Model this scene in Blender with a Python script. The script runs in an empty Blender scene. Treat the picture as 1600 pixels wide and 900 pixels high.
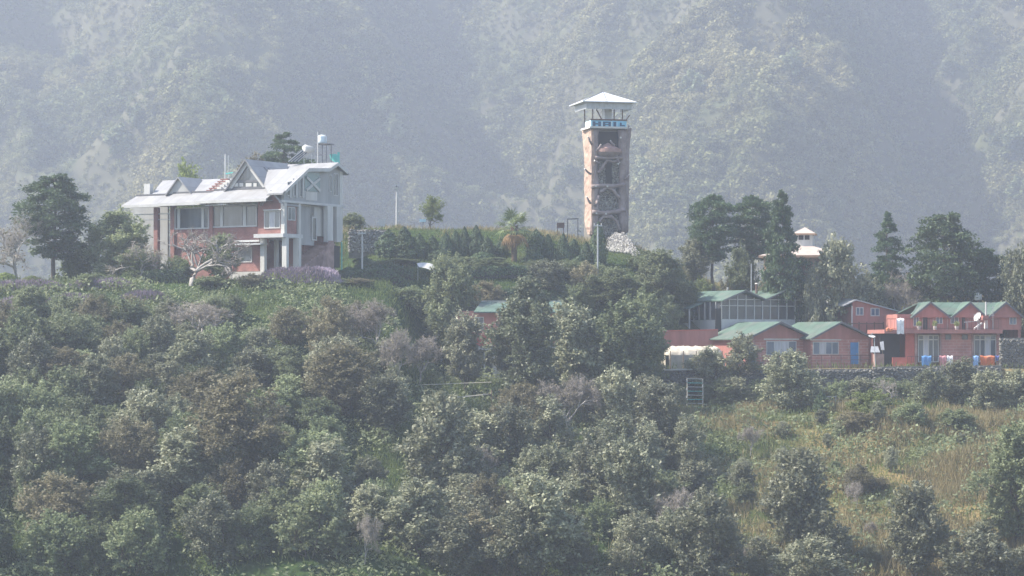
import bpy, math, random
import numpy as np
from mathutils import Vector, noise as mnoise
R = math.radians
SC = bpy.context.scene

# ------------------------------------------------------------------ camera, sky, sun, exposure
FOC, HZ = 4000.0, 540.0            # focal length in photo pixels, eye level row in the photo
cam_data = bpy.data.cameras.new('camera')
cam_data.sensor_width = 36.0
cam_data.lens = FOC / 1600.0 * 36.0
cam_data.shift_y = (HZ - 450.0) / 1600.0
cam_data.clip_start = 0.5
cam_data.clip_end = 5000.0
cam = bpy.data.objects.new('camera', cam_data)
SC.collection.objects.link(cam)
cam.location = (0, 0, 0)
cam.rotation_euler = (R(90), 0, 0)
SC.camera = cam

SUN_EL, SUN_AZ = 47.0, -88.0       # azimuth measured from +Y (view direction) towards +X; negative = left
sd = Vector((math.sin(R(SUN_AZ)) * math.cos(R(SUN_EL)), math.cos(R(SUN_AZ)) * math.cos(R(SUN_EL)), math.sin(R(SUN_EL))))
world = bpy.data.worlds.new('World')
SC.world = world
world.use_nodes = True
wn = world.node_tree.nodes
sky = wn.new('ShaderNodeTexSky')
sky.sky_type = 'NISHITA'
sky.sun_disc = False
sky.sun_elevation = R(SUN_EL)
sky.sun_rotation = R(SUN_AZ)
sky.air_density = 1.0
sky.dust_density = 1.2
world.node_tree.links.new(sky.outputs[0], wn['Background'].inputs[0])
wn['Background'].inputs[1].default_value = 0.14
sun_data = bpy.data.lights.new('sun', 'SUN')
sun_data.energy = 5.0
sun_data.angle = R(0.6)
sun_data.color = (1.0, 0.93, 0.82)
sun = bpy.data.objects.new('sun', sun_data)
SC.collection.objects.link(sun)
sun.rotation_euler = (-sd).to_track_quat('-Z', 'Y').to_euler()
sun.location = (-100, 100, 300)

SC.view_settings.view_transform = 'Standard'
SC.view_settings.look = 'None'
SC.view_settings.exposure = 1.17
SC.view_settings.gamma = 1.0
SC.cycles.use_denoising = True
SC.cycles.denoising_prefilter = 'ACCURATE'
SC.cycles.max_bounces = 5
SC.cycles.diffuse_bounces = 2
SC.cycles.glossy_bounces = 2
SC.cycles.transmission_bounces = 3
SC.cycles.volume_bounces = 1
SC.cycles.transparent_max_bounces = 8
SC.cycles.sample_clamp_indirect = 4.0
HAZE_DENSITY = 0.00062
HAZE_COLOR = (0.705, 0.765, 0.91)

# ------------------------------------------------------------------ small helpers
def at(px, py, Y):
    """world point at distance Y that the photo shows at px, py"""
    return Vector(((px - 800.0) * Y / FOC, Y, (HZ - py) * Y / FOC))

COL = SC.collection
def link(o, parent=None):
    COL.objects.link(o)
    if parent is not None:
        o.parent = parent
    return o
def tag(o, label=None, cat=None, group=None, kind=None):
    if label: o['label'] = label
    if cat: o['category'] = cat
    if group: o['group'] = group
    if kind: o['kind'] = kind
    return o
def empty(name, loc):
    o = bpy.data.objects.new(name, None)
    o.empty_display_size = 0.3
    link(o); o.location = loc
    return o

def np_mesh(name, V, Q, mat, smooth=False):
    """mesh from an array of vertices and an array of quads"""
    V = np.asarray(V, dtype=np.float32); Q = np.asarray(Q, dtype=np.int32)
    me = bpy.data.meshes.new(name)
    me.vertices.add(len(V)); me.vertices.foreach_set('co', V.ravel())
    k = Q.shape[1]
    me.loops.add(Q.size); me.loops.foreach_set('vertex_index', Q.ravel())
    me.polygons.add(len(Q))
    me.polygons.foreach_set('loop_start', np.arange(0, Q.size, k, dtype=np.int32))
    if smooth:
        me.polygons.foreach_set('use_smooth', np.ones(len(Q), dtype=bool))
    me.update(calc_edges=True)
    me.materials.append(mat)
    return me

class MB:
    """collects shapes that become ONE mesh"""
    def __init__(s): s.v = []; s.f = []; s.m = []; s.cm = 0
    def add(s, vs, fs):
        b = len(s.v); s.v += [tuple(v) for v in vs]
        s.f += [tuple(b + i for i in f) for f in fs]
        s.m += [s.cm] * len(fs)
        return s
    def hexa(s, p):      # p: 4 bottom points (ccw), 4 top points
        return s.add(p, [(3, 2, 1, 0), (4, 5, 6, 7), (0, 1, 5, 4), (1, 2, 6, 5), (2, 3, 7, 6), (3, 0, 4, 7)])
    def box(s, x0, x1, y0, y1, z0, z1, fr=None):
        p = [(x0, y0, z0), (x1, y0, z0), (x1, y1, z0), (x0, y1, z0), (x0, y0, z1), (x1, y0, z1), (x1, y1, z1), (x0, y1, z1)]
        if fr: p = [fr(*q) for q in p]
        return s.hexa(p)
    def prism(s, poly, off):
        """polygon (list of world points) extruded by the vector off"""
        n = len(poly); o = Vector(off)
        a = [Vector(q) for q in poly]; b = [q + o for q in a]
        return s.add(a + b, [tuple(range(n))[::-1], tuple(range(n, 2 * n))] + [(i, (i + 1) % n, n + (i + 1) % n, n + i) for i in range(n)])
    def tube(s, pts, rad, n=6, cap=True):
        pts = [Vector(p) for p in pts]
        if not hasattr(rad, '__len__'): rad = [rad] * len(pts)
        rings = []
        for i, p in enumerate(pts):
            d = (pts[min(i + 1, len(pts) - 1)] - pts[max(i - 1, 0)])
            d = d.normalized() if d.length > 1e-9 else Vector((0, 0, 1))
            a = d.cross(Vector((0, 0, 1)) if abs(d.z) < 0.9 else Vector((1, 0, 0))).normalized(); b = d.cross(a)
            rings.append([p + (a * math.cos(2 * math.pi * k / n) + b * math.sin(2 * math.pi * k / n)) * rad[i] for k in range(n)])
        vs = [q for r in rings for q in r]; fs = []
        for i in range(len(pts) - 1):
            for k in range(n):
                k2 = (k + 1) % n
                fs.append((i * n + k, i * n + k2, (i + 1) * n + k2, (i + 1) * n + k))
        if cap: fs += [tuple(range(n))[::-1], tuple((len(pts) - 1) * n + k for k in range(n))]
        return s.add(vs, fs)
    def bar(s, p, q, w, h=None):
        """rectangular bar from p to q"""
        p, q = Vector(p), Vector(q); h = h or w; d = (q - p).normalized()
        a = d.cross(Vector((0, 0, 1)) if abs(d.z) < 0.9 else Vector((0, 1, 0))).normalized() * w / 2; b = d.cross(a).normalized() * h / 2
        return s.hexa([p - a - b, p + a - b, p + a + b, p - a + b, q - a - b, q + a - b, q + a + b, q - a + b])
    def mesh(s, name, mats, base=(0, 0, 0), smooth=False):
        me = bpy.data.meshes.new(name)
        bx, by, bz = base
        me.from_pydata([(x - bx, y - by, z - bz) for x, y, z in s.v], [], s.f)
        for m in (mats if isinstance(mats, (list, tuple)) else [mats]): me.materials.append(m)
        if max(s.m, default=0): me.polygons.foreach_set('material_index', s.m)
        if smooth: me.polygons.foreach_set('use_smooth', [True] * len(me.polygons))
        me.update()
        return me
class Thing:
    def __init__(s, name, label, cat, base, group=None):
        s.base = Vector(base); s.o = empty(name, s.base); tag(s.o, label, cat, group, 'thing')
    def part(s, name, mb, mat, parent=None, smooth=False, label=None, kind=None):
        o = bpy.data.objects.new(name, mb.mesh(name, mat, s.base, smooth))
        link(o, parent or s.o)
        tag(o, label, None, None, kind)
        return o
def single(name, mb, mat, label, cat, base, group=None, smooth=False, kind='thing'):
    o = bpy.data.objects.new(name, mb.mesh(name, mat, base, smooth)); link(o); o.location = base
    return tag(o, label, cat, group, kind)
def copy_tree(o, parent=None):
    c = o.copy(); COL.objects.link(c); c.parent = parent
    for ch in list(o.children): copy_tree(ch, c)
    return c

# ------------------------------------------------------------------ materials
def nodes_of(name):
    m = bpy.data.materials.new(name); m.use_nodes = True
    nt = m.node_tree
    return m, nt, nt.nodes['Principled BSDF']
def paint(name, col, rough=0.7, var=0.25, scale=1.5, dirt=None, dirt_amt=0.35, metal=0.0, bump=0.0, streak=False, spec=0.3, island=0.0, sheet=0.0):
    """plain surface colour with uneven tone, and stains of a second colour"""
    m, nt, b = nodes_of(name); n = nt.nodes; L = nt.links.new
    b.inputs['Roughness'].default_value = rough; b.inputs['Metallic'].default_value = metal
    b.inputs['Specular IOR Level'].default_value = spec
    g = n.new('ShaderNodeNewGeometry'); vec = g.outputs['Position']
    if streak:
        mp = n.new('ShaderNodeMapping'); mp.inputs['Scale'].default_value = (1, 1, 0.15); L(vec, mp.inputs['Vector']); vec = mp.outputs[0]
    t = n.new('ShaderNodeTexNoise'); t.inputs['Scale'].default_value = scale; t.inputs['Detail'].default_value = 8; t.inputs['Roughness'].default_value = 0.65
    L(vec, t.inputs['Vector'])
    mr = n.new('ShaderNodeMapRange'); mr.inputs[1].default_value = 0.3; mr.inputs[2].default_value = 0.7
    mr.inputs[3].default_value = 1 - var; mr.inputs[4].default_value = 1 + var * 0.5
    L(t.outputs[0], mr.inputs[0])
    mx = n.new('ShaderNodeMix'); mx.data_type = 'RGBA'; mx.blend_type = 'MULTIPLY'; mx.inputs[0].default_value = 1
    mx.inputs[6].default_value = (*col, 1); L(mr.outputs[0], mx.inputs[7])
    out = mx.outputs[2]
    if dirt:
        t2 = n.new('ShaderNodeTexNoise'); t2.inputs['Scale'].default_value = scale * 0.6; t2.inputs['Detail'].default_value = 6; L(vec, t2.inputs['Vector'])
        r2 = n.new('ShaderNodeMapRange'); r2.inputs[1].default_value = 0.5; r2.inputs[2].default_value = 0.75; r2.inputs[3].default_value = 0; r2.inputs[4].default_value = dirt_amt
        L(t2.outputs[0], r2.inputs[0])
        m2 = n.new('ShaderNodeMix'); m2.data_type = 'RGBA'; L(r2.outputs[0], m2.inputs[0]); L(out, m2.inputs[6]); m2.inputs[7].default_value = (*dirt, 1)
        out = m2.outputs[2]
    if island:      # every loose piece its own tone
        iv = n.new('ShaderNodeMapRange'); iv.inputs[3].default_value = 1 - island; iv.inputs[4].default_value = 1 + island; L(g.outputs['Random Per Island'], iv.inputs[0])
        m3 = n.new('ShaderNodeMix'); m3.data_type = 'RGBA'; m3.blend_type = 'MULTIPLY'; m3.inputs[0].default_value = 1; L(out, m3.inputs[6]); L(iv.outputs[0], m3.inputs[7]); out = m3.outputs[2]
    if sheet:       # overlapping sheets: faint joints, each sheet weathered differently
        mp2 = n.new('ShaderNodeMapping'); mp2.inputs['Rotation'].default_value = (0, 0, R(30)); L(g.outputs['Position'], mp2.inputs['Vector'])
        bt = n.new('ShaderNodeTexBrick'); bt.inputs['Scale'].default_value = 1.0; bt.inputs['Brick Width'].default_value = 0.8; bt.inputs['Row Height'].default_value = 2.2; bt.inputs['Mortar Size'].default_value = 0.03; bt.offset = 0.0
        bt.inputs['Color1'].default_value = (1, 1, 1, 1); bt.inputs['Color2'].default_value = (1 - sheet * .5,) * 3 + (1,); bt.inputs['Mortar'].default_value = (1 - sheet,) * 3 + (1,)
        L(mp2.outputs[0], bt.inputs['Vector'])
        m4 = n.new('ShaderNodeMix'); m4.data_type = 'RGBA'; m4.blend_type = 'MULTIPLY'; m4.inputs[0].default_value = 1; L(out, m4.inputs[6]); L(bt.outputs['Color'], m4.inputs[7]); out = m4.outputs[2]
    L(out, b.inputs['Base Color'])
    if bump:
        bp = n.new('ShaderNodeBump'); bp.inputs['Strength'].default_value = bump; bp.inputs['Distance'].default_value = 0.05
        L(t.outputs[0], bp.inputs['Height']); L(bp.outputs[0], b.inputs['Normal'])
    return m
def masonry(name, c1, c2, mortar, size=0.3, row=0.12):
    """brickwork: courses follow height, bond follows the wall's length"""
    m, nt, b = nodes_of(name); n = nt.nodes; L = nt.links.new
    b.inputs['Roughness'].default_value = 0.85
    g = n.new('ShaderNodeNewGeometry'); sp = n.new('ShaderNodeSeparateXYZ'); L(g.outputs['Position'], sp.inputs[0])
    ad = n.new('ShaderNodeMath'); ad.operation = 'SUBTRACT'; L(sp.outputs[0], ad.inputs[0]); L(sp.outputs[1], ad.inputs[1])
    cb = n.new('ShaderNodeCombineXYZ'); L(ad.outputs[0], cb.inputs[0]); L(sp.outputs[2], cb.inputs[1])
    br = n.new('ShaderNodeTexBrick'); L(cb.outputs[0], br.inputs['Vector'])
    br.inputs['Color1'].default_value = (*c1, 1); br.inputs['Color2'].default_value = (*c2, 1); br.inputs['Mortar'].default_value = (*mortar, 1)
    br.inputs['Scale'].default_value = 1.0; br.inputs['Brick Width'].default_value = size; br.inputs['Row Height'].default_value = row; br.inputs['Mortar Size'].default_value = row * 0.08
    t = n.new('ShaderNodeTexNoise'); t.inputs['Scale'].default_value = 1.2; t.inputs['Detail'].default_value = 8; L(g.outputs['Position'], t.inputs['Vector'])
    mr = n.new('ShaderNodeMapRange'); mr.inputs[1].default_value = 0.3; mr.inputs[2].default_value = 0.7; mr.inputs[3].default_value = 0.7; mr.inputs[4].default_value = 1.15; L(t.outputs[0], mr.inputs[0])
    mx = n.new('ShaderNodeMix'); mx.data_type = 'RGBA'; mx.blend_type = 'MULTIPLY'; mx.inputs[0].default_value = 1
    L(br.outputs['Color'], mx.inputs[6]); L(mr.outputs[0], mx.inputs[7]); L(mx.outputs[2], b.inputs['Base Color'])
    return m
def leaf_mat(name, col, col2, rough=0.5, trans=0.35, spec=0.4, dvar=0.35, zone=None):
    """leaves: each leaf its own tone, each plant its own shift; thin, lets some light through"""
    m, nt, b = nodes_of(name); n = nt.nodes; L = nt.links.new
    g = n.new('ShaderNodeNewGeometry'); oi = n.new('ShaderNodeObjectInfo')
    mx = n.new('ShaderNodeMix'); mx.data_type = 'RGBA'; mx.inputs[6].default_value = (*col, 1); mx.inputs[7].default_value = (*col2, 1)
    ad = n.new('ShaderNodeMath'); ad.operation = 'MULTIPLY_ADD'; ad.inputs[1].default_value = 0.6; L(g.outputs['Random Per Island'], ad.inputs[0])
    m2 = n.new('ShaderNodeMath'); m2.operation = 'MULTIPLY'; m2.inputs[1].default_value = 0.5; L(oi.outputs['Random'], m2.inputs[0]); L(m2.outputs[0], ad.inputs[2])
    L(ad.outputs[0], mx.inputs[0])
    base = mx.outputs[2]
    if zone:        # wide tan zones: dry grass growth, plus sunlit ridges put into the colour
        tz = n.new('ShaderNodeTexNoise'); tz.inputs['Scale'].default_value = 0.018; tz.inputs['Detail'].default_value = 5; L(g.outputs['Position'], tz.inputs[0])
        rz = n.new('ShaderNodeMapRange'); rz.inputs[1].default_value = 0.44; rz.inputs[2].default_value = 0.60; L(tz.outputs[0], rz.inputs[0])
        mz = n.new('ShaderNodeMix'); mz.data_type = 'RGBA'; L(rz.outputs[0], mz.inputs[0]); L(base, mz.inputs[6]); mz.inputs[7].default_value = (*zone, 1); base = mz.outputs[2]
    hs = n.new('ShaderNodeHueSaturation'); L(base, hs.inputs['Color'])
    wn_ = n.new('ShaderNodeTexWhiteNoise'); wn_.noise_dimensions = '1D'; L(oi.outputs['Random'], wn_.inputs['W'])
    vr = n.new('ShaderNodeMapRange'); vr.inputs[3].default_value = 1 - dvar; vr.inputs[4].default_value = 1 + dvar; L(wn_.outputs[0], vr.inputs[0]); L(vr.outputs[0], hs.inputs['Value'])
    L(hs.outputs[0], b.inputs['Base Color'])
    b.inputs['Roughness'].default_value = rough; b.inputs['Specular IOR Level'].default_value = spec
    tr = n.new('ShaderNodeBsdfTranslucent'); L(hs.outputs[0], tr.inputs[0])
    ms = n.new('ShaderNodeMixShader'); ms.inputs[0].default_value = trans
    L(b.outputs[0], ms.inputs[1]); L(tr.outputs[0], ms.inputs[2]); L(ms.outputs[0], n['Material Output'].inputs[0])
    return m
# ------------------------------------------------------------------ terrain
_rng = np.random.RandomState(11)
_LAT = _rng.rand(256, 256)
def vnoise(x, y):
    xi = np.floor(x).astype(int); yi = np.floor(y).astype(int)
    fx = x - xi; fy = y - yi; fx = fx * fx * (3 - 2 * fx); fy = fy * fy * (3 - 2 * fy)
    a = _LAT[xi % 256, yi % 256]; b = _LAT[(xi + 1) % 256, yi % 256]; c = _LAT[xi % 256, (yi + 1) % 256]; d = _LAT[(xi + 1) % 256, (yi + 1) % 256]
    return (a * (1 - fx) + b * fx) * (1 - fy) + (c * (1 - fx) + d * fx) * fy
def fbm(x, y, o=5):
    s = 0; a = 0.5; t = 0
    for k in range(o):
        s = s + a * vnoise(x * 2 ** k + 17.3 * k, y * 2 ** k + 5.1 * k); t += a; a *= 0.5
    return s / t
# height profiles (distance, height) at stations across the hill
STATIONS = [
    (-44, [(150, -13.5), (190, 1.5), (195, 4.2), (198, 4.8), (212, 5.0), (225, 4.5), (250, -8)]),
    (-28, [(150, -13.5), (188, 1.0), (194, 3.8), (197, 4.9), (214, 5.0), (218, 6.0), (228, 7.0), (255, -8)]),
    (-16, [(150, -13.5), (186, 0.5), (193, 3.8), (197, 4.9), (213, 5.1), (217, 9.5), (228, 9.5), (255, -5)]),
    (-10, [(150, -13.5), (182, -1.5), (194, 2.5), (199, 4.8), (206, 5.8), (210, 7.0), (214, 7.8), (216.5, 9.8), (228, 9.8), (255, -5)]),
    (-5.5, [(150, -13.6), (172, -7.8), (184, -4.0), (190, -3.0), (198, -2.6), (203, 3.2), (207, 6.0), (212, 7.4), (216.5, 9.7), (228, 9.8), (255, -5)]),
    (0, [(150, -13.8), (172, -8.5), (184, -4.2), (190, -3.0), (198, -2.7), (203, 3.0), (207, 6.0), (212, 7.5), (216.5, 9.6), (228, 9.8), (255, -5)]),
    (9, [(150, -14), (172, -9.0), (184, -5.5), (190, -4.4), (198, -2.5), (204, 3.0), (210, 6.0), (215, 8.3), (230, 8.5), (255, -5)]),
    (12.5, [(150, -14), (172, -9.2), (184, -5.6), (193, -4.9), (195.8, -4.7), (196.6, -1.9), (204, -1.6), (206, 1.5), (212, 4.0), (217, 6.5), (230, 7.0), (255, -5)]),
    (17, [(155, -14), (172, -9.5), (184, -5.6), (193, -4.9), (195.8, -4.7), (196.4, -1.9), (203.2, -1.8), (204.2, 0.4), (213, 0.6), (217, 4.0), (230, 5.5), (255, -5)]),
    (25, [(155, -14), (170, -9.5), (182, -6.4), (190, -5.0), (195.8, -4.7), (196.4, -1.8), (210, -1.7), (214, 3.0), (230, 4.5), (255, -5)]),
    (46, [(155, -13.5), (168, -9.5), (180, -6.6), (190, -5.0), (195.8, -4.7), (196.4, -1.8), (211, -1.7), (215, 3.0), (230, 4.5), (255, -5)]),
]
_SX = np.array([s[0] for s in STATIONS], dtype=float)
def hill(x, y):
    x = np.asarray(x, dtype=float); y = np.asarray(y, dtype=float)
    ext = lambda p: [(-400, 4.0), (-20, -1.75), (2, -1.75), (30, -14), (90, -34), (128, -26)] + p + [(330, -32), (430, -45), (2000, -45)]
    prof = [np.interp(y, [q[0] for q in ext(s[1])], [q[1] for q in ext(s[1])]) for s in STATIONS]
    P = np.stack(prof, 0)
    xc = np.clip(x * 200.0 / np.clip(y, 150, 230), _SX[0], _SX[-1])
    i = np.clip(np.searchsorted(_SX, xc) - 1, 0, len(_SX) - 2)
    t = (xc - _SX[i]) / (_SX[i + 1] - _SX[i]); t = t * t * (3 - 2 * t)
    ii = np.indices(i.shape) if i.ndim else ()
    z = P[(i, *ii)] * (1 - t) + P[(i + 1, *ii)] * t
    # uneven slope below the terraces, hummocks on the dry slope
    w = np.clip((192 - y) / 6, 0, 1) * np.clip((y - 120) / 20, 0, 1)
    z = z + w * ((fbm(x / 9 + 40, y / 9 + 3, 4) - 0.5) * 3.2)
    for (bx, by, rx, ry, hh) in ((27, 181, 6, 3.0, 1.0), (33, 172, 5, 2.6, 1.5), (37, 165, 5, 2.5, 1.3), (22, 171, 5, 3, 0.8), (30, 187, 5, 2.5, 0.7), (40, 183, 4, 2.5, 1.0), (19, 184, 4, 2, 0.6)):
        z = z + hh * np.exp(-((x - bx) / rx) ** 2 - ((y - by) / ry) ** 2)
    far = np.clip((np.abs(x) - 50) / 60, 0, 1)
    z = z + far * w * 0 + (fbm(x / 30, y / 30, 3) - 0.5) * 6 * np.clip((y - 240) / 30, 0, 1)
    return z
def hz(x, y): return float(hill(np.array([x]), np.array([y]))[0])
def mountain_h(x, y):
    x = np.asarray(x, float); y = np.asarray(y, float)
    wob = (fbm(x / 70 + 9, y / 70 + 2, 4) - 0.5) * 50
    spur = lambda c, w, a, sl: a * np.exp(-(((x - c - sl * (y - 750)) + wob * 0.6) / w) ** 2)
    s = spur(-84, 34, 84, -0.10) + spur(72, 30, 74, 0.10) + spur(34, 16, 26, -0.05) + spur(190, 40, 55, 0.2) + spur(-190, 45, 50, -0.2) - spur(-8, 26, 30, 0.02) - spur(128, 20, 25, 0.1)
    s = s + 26 * np.exp(-((x - 92) / 26) ** 2 - ((y - 745) / 34) ** 2)
    ye = y + s
    z = np.interp(ye, [380, 540, 640, 700, 930, 1000, 1500], [-46, -40, -12, 22, 168, 182, 170])
    rid = 1 - np.abs(2 * fbm(x / 55 + 3, y / 55 + 8, 5) - 1)
    z = z + (rid - 0.75) * 46 * np.clip((y - 560) / 80, 0, 1)
    z = z + (fbm(x / 14 + 31, y / 14, 4) - 0.5) * 11 * np.clip((y - 560) / 80, 0, 1)
    edge = np.clip((y - 1150) / 250, 0, 1)
    return np.minimum(z, 195) * (1 - edge) + edge * 120

def grid_mesh(name, xs, ys, fn, mat):
    X, Y = np.meshgrid(xs, ys)
    Z = fn(X, Y)
    V = np.stack([X, Y, Z], -1).reshape(-1, 3)
    nx, ny = len(xs), len(ys)
    i = (np.arange(ny - 1)[:, None] * nx + np.arange(nx - 1)[None, :]).ravel()
    Q = np.stack([i, i + 1, i + nx + 1, i + nx], -1)
    return np_mesh(name, V, Q, mat, True)

def ground_material():
    m, nt, b = nodes_of('ground_soil_and_turf'); n = nt.nodes; L = nt.links.new
    b.inputs['Roughness'].default_value = 0.95; b.inputs['Specular IOR Level'].default_value = 0.1
    g = n.new('ShaderNodeNewGeometry'); sp = n.new('ShaderNodeSeparateXYZ'); L(g.outputs['Position'], sp.inputs[0])
    t1 = n.new('ShaderNodeTexNoise'); t1.inputs['Scale'].default_value = 0.22; t1.inputs['Detail'].default_value = 7; L(g.outputs['Position'], t1.inputs[0])
    t2 = n.new('ShaderNodeTexNoise'); t2.inputs['Scale'].default_value = 2.5; t2.inputs['Detail'].default_value = 6; L(g.outputs['Position'], t2.inputs[0])
    rx = n.new('ShaderNodeMapRange'); rx.inputs[1].default_value = 6; rx.inputs[2].default_value = 22; rx.inputs[3].default_value = -0.25; rx.inputs[4].default_value = 0.22; L(sp.outputs[0], rx.inputs[0])
    ad = n.new('ShaderNodeMath'); ad.operation = 'ADD'; L(t1.outputs[0], ad.inputs[0]); L(rx.outputs[0], ad.inputs[1])
    cr = n.new('ShaderNodeValToRGB'); L(ad.outputs[0], cr.inputs[0])
    e = cr.color_ramp.elements; e[0].position = 0.3; e[0].color = (0.035, 0.06, 0.018, 1); e[1].position = 0.78; e[1].color = (0.21, 0.16, 0.075, 1)
    k = e.new(0.52); k.color = (0.07, 0.085, 0.03, 1)
    mr = n.new('ShaderNodeMapRange'); mr.inputs[1].default_value = 0.3; mr.inputs[2].default_value = 0.7; mr.inputs[3].default_value = 0.6; mr.inputs[4].default_value = 1.25; L(t2.outputs[0], mr.inputs[0])
    mx = n.new('ShaderNodeMix'); mx.data_type = 'RGBA'; mx.blend_type = 'MULTIPLY'; mx.inputs[0].default_value = 1; L(cr.outputs[0], mx.inputs[6]); L(mr.outputs[0], mx.inputs[7])
    L(mx.outputs[2], b.inputs['Base Color'])
    bp = n.new('ShaderNodeBump'); bp.inputs['Strength'].default_value = 0.6; bp.inputs['Distance'].default_value = 0.2; L(t2.outputs[0], bp.inputs['Height']); L(bp.outputs[0], b.inputs['Normal'])
    return m
def mountain_material():
    m, nt, b = nodes_of('mountain_scrub_and_rock'); n = nt.nodes; L = nt.links.new
    b.inputs['Roughness'].default_value = 0.95; b.inputs['Specular IOR Level'].default_value = 0.1
    g = n.new('ShaderNodeNewGeometry')
    t1 = n.new('ShaderNodeTexNoise'); t1.inputs['Scale'].default_value = 0.035; t1.inputs['Detail'].default_value = 9; t1.inputs['Roughness'].default_value = 0.6; L(g.outputs['Position'], t1.inputs[0])
    cr = n.new('ShaderNodeValToRGB'); L(t1.outputs[0], cr.inputs[0])
    e = cr.color_ramp.elements; e[0].position = 0.34; e[0].color = (0.05, 0.065, 0.028, 1); e[1].position = 0.72; e[1].color = (0.085, 0.088, 0.038, 1)
    k = e.new(0.5); k.color = (0.06, 0.068, 0.03, 1)
    sp = n.new('ShaderNodeSeparateXYZ'); L(g.outputs['True Normal'], sp.inputs[0])
    rk = n.new('ShaderNodeMapRange'); rk.inputs[1].default_value = 0.62; rk.inputs[2].default_value = 0.42; rk.inputs[3].default_value = 0; rk.inputs[4].default_value = 0.8; L(sp.outputs[2], rk.inputs[0])
    mx = n.new('ShaderNodeMix'); mx.data_type = 'RGBA'; L(rk.outputs[0], mx.inputs[0]); L(cr.outputs[0], mx.inputs[6]); mx.inputs[7].default_value = (0.085, 0.08, 0.055, 1)
    L(mx.outputs[2], b.inputs['Base Color'])
    return m
M_GROUND = ground_material(); M_MOUNT = mountain_material()
def axis(segs):
    out = []
    for a, b, s in segs: out += list(np.arange(a, b, s))
    return np.array(out + [segs[-1][1]])
xs = axis([(-560, -120, 40), (-120, -56, 4), (-56, 56, 0.7), (56, 120, 4), (120, 560, 40)])
ys = axis([(-60, 0, 10), (0, 100, 4), (100, 146, 2), (146, 232, 0.5), (232, 270, 2), (270, 400, 10)])
gr = bpy.data.objects.new('ground', grid_mesh('ground', xs, ys, hill, M_GROUND)); link(gr); tag(gr, kind='structure')
xs2 = axis([(-560, -240, 20), (-240, 240, 2.5), (240, 560, 20)])
ys2 = axis([(380, 560, 15), (560, 1000, 2.5), (1000, 1400, 25)])
mo = bpy.data.objects.new('mountain', grid_mesh('mountain', xs2, ys2, mountain_h, M_MOUNT)); link(mo); tag(mo, kind='structure')

# the air: one closed box of thin even haze round camera and scene
hb = MB().box(-585, 585, -85, 1425, -60, 200)
ho = single('haze', hb, None, None, None, (0, 0, 0)) if False else None
hm = bpy.data.materials.new('haze_air'); hm.use_nodes = True
hn = hm.node_tree.nodes; hn.remove(hn['Principled BSDF'])
pv = hn.new('ShaderNodeVolumePrincipled')
pv.inputs['Color'].default_value = (*HAZE_COLOR, 1); pv.inputs['Density'].default_value = HAZE_DENSITY; pv.inputs['Anisotropy'].default_value = 0.25
hm.node_tree.links.new(pv.outputs[0], hn['Material Output'].inputs['Volume'])
ho = bpy.data.objects.new('haze', hb.mesh('haze', hm)); link(ho); tag(ho, kind='stuff')
# ------------------------------------------------------------------ plants: builders
rs = np.random.RandomState(5)
rnd = random.Random(5)
def unit(a): return a / (np.linalg.norm(a, axis=-1, keepdims=True) + 1e-9)
def diamonds(c, n, L, W, t=None):
    """leaf-shaped quads at centres c facing n"""
    N = len(c); L = np.broadcast_to(L, N)[:, None]; W = np.broadcast_to(W, N)[:, None]
    if t is None: t = rs.randn(N, 3)
    t = unit(t - n * np.sum(t * n, 1, keepdims=True)); b = np.cross(n, t)
    fold = n * W * 0.15
    V = np.stack([c - t * L / 2, c + b * W / 2 + t * L * 0.05 + fold, c + t * L / 2, c - b * W / 2 + t * L * 0.05 + fold], 1).reshape(-1, 3)
    Q = np.arange(N * 4).reshape(-1, 4)
    return V, Q
def wander(p, q, k, amp):
    p, q = Vector(p), Vector(q); L = (q - p).length
    return [p.lerp(q, i / k) + (Vector((rnd.gauss(0, 1), rnd.gauss(0, 1), rnd.gauss(0, .5))) * amp * L * (0 if i in (0, k) else 1)) for i in range(k + 1)]
M_BARK = paint('bark_grey_brown', (0.13, 0.105, 0.085), 0.9, 0.4, 6, bump=0.4)
M_BARKP = paint('bark_pale_grey', (0.34, 0.315, 0.29), 0.9, 0.4, 6, bump=0.4)
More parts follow.
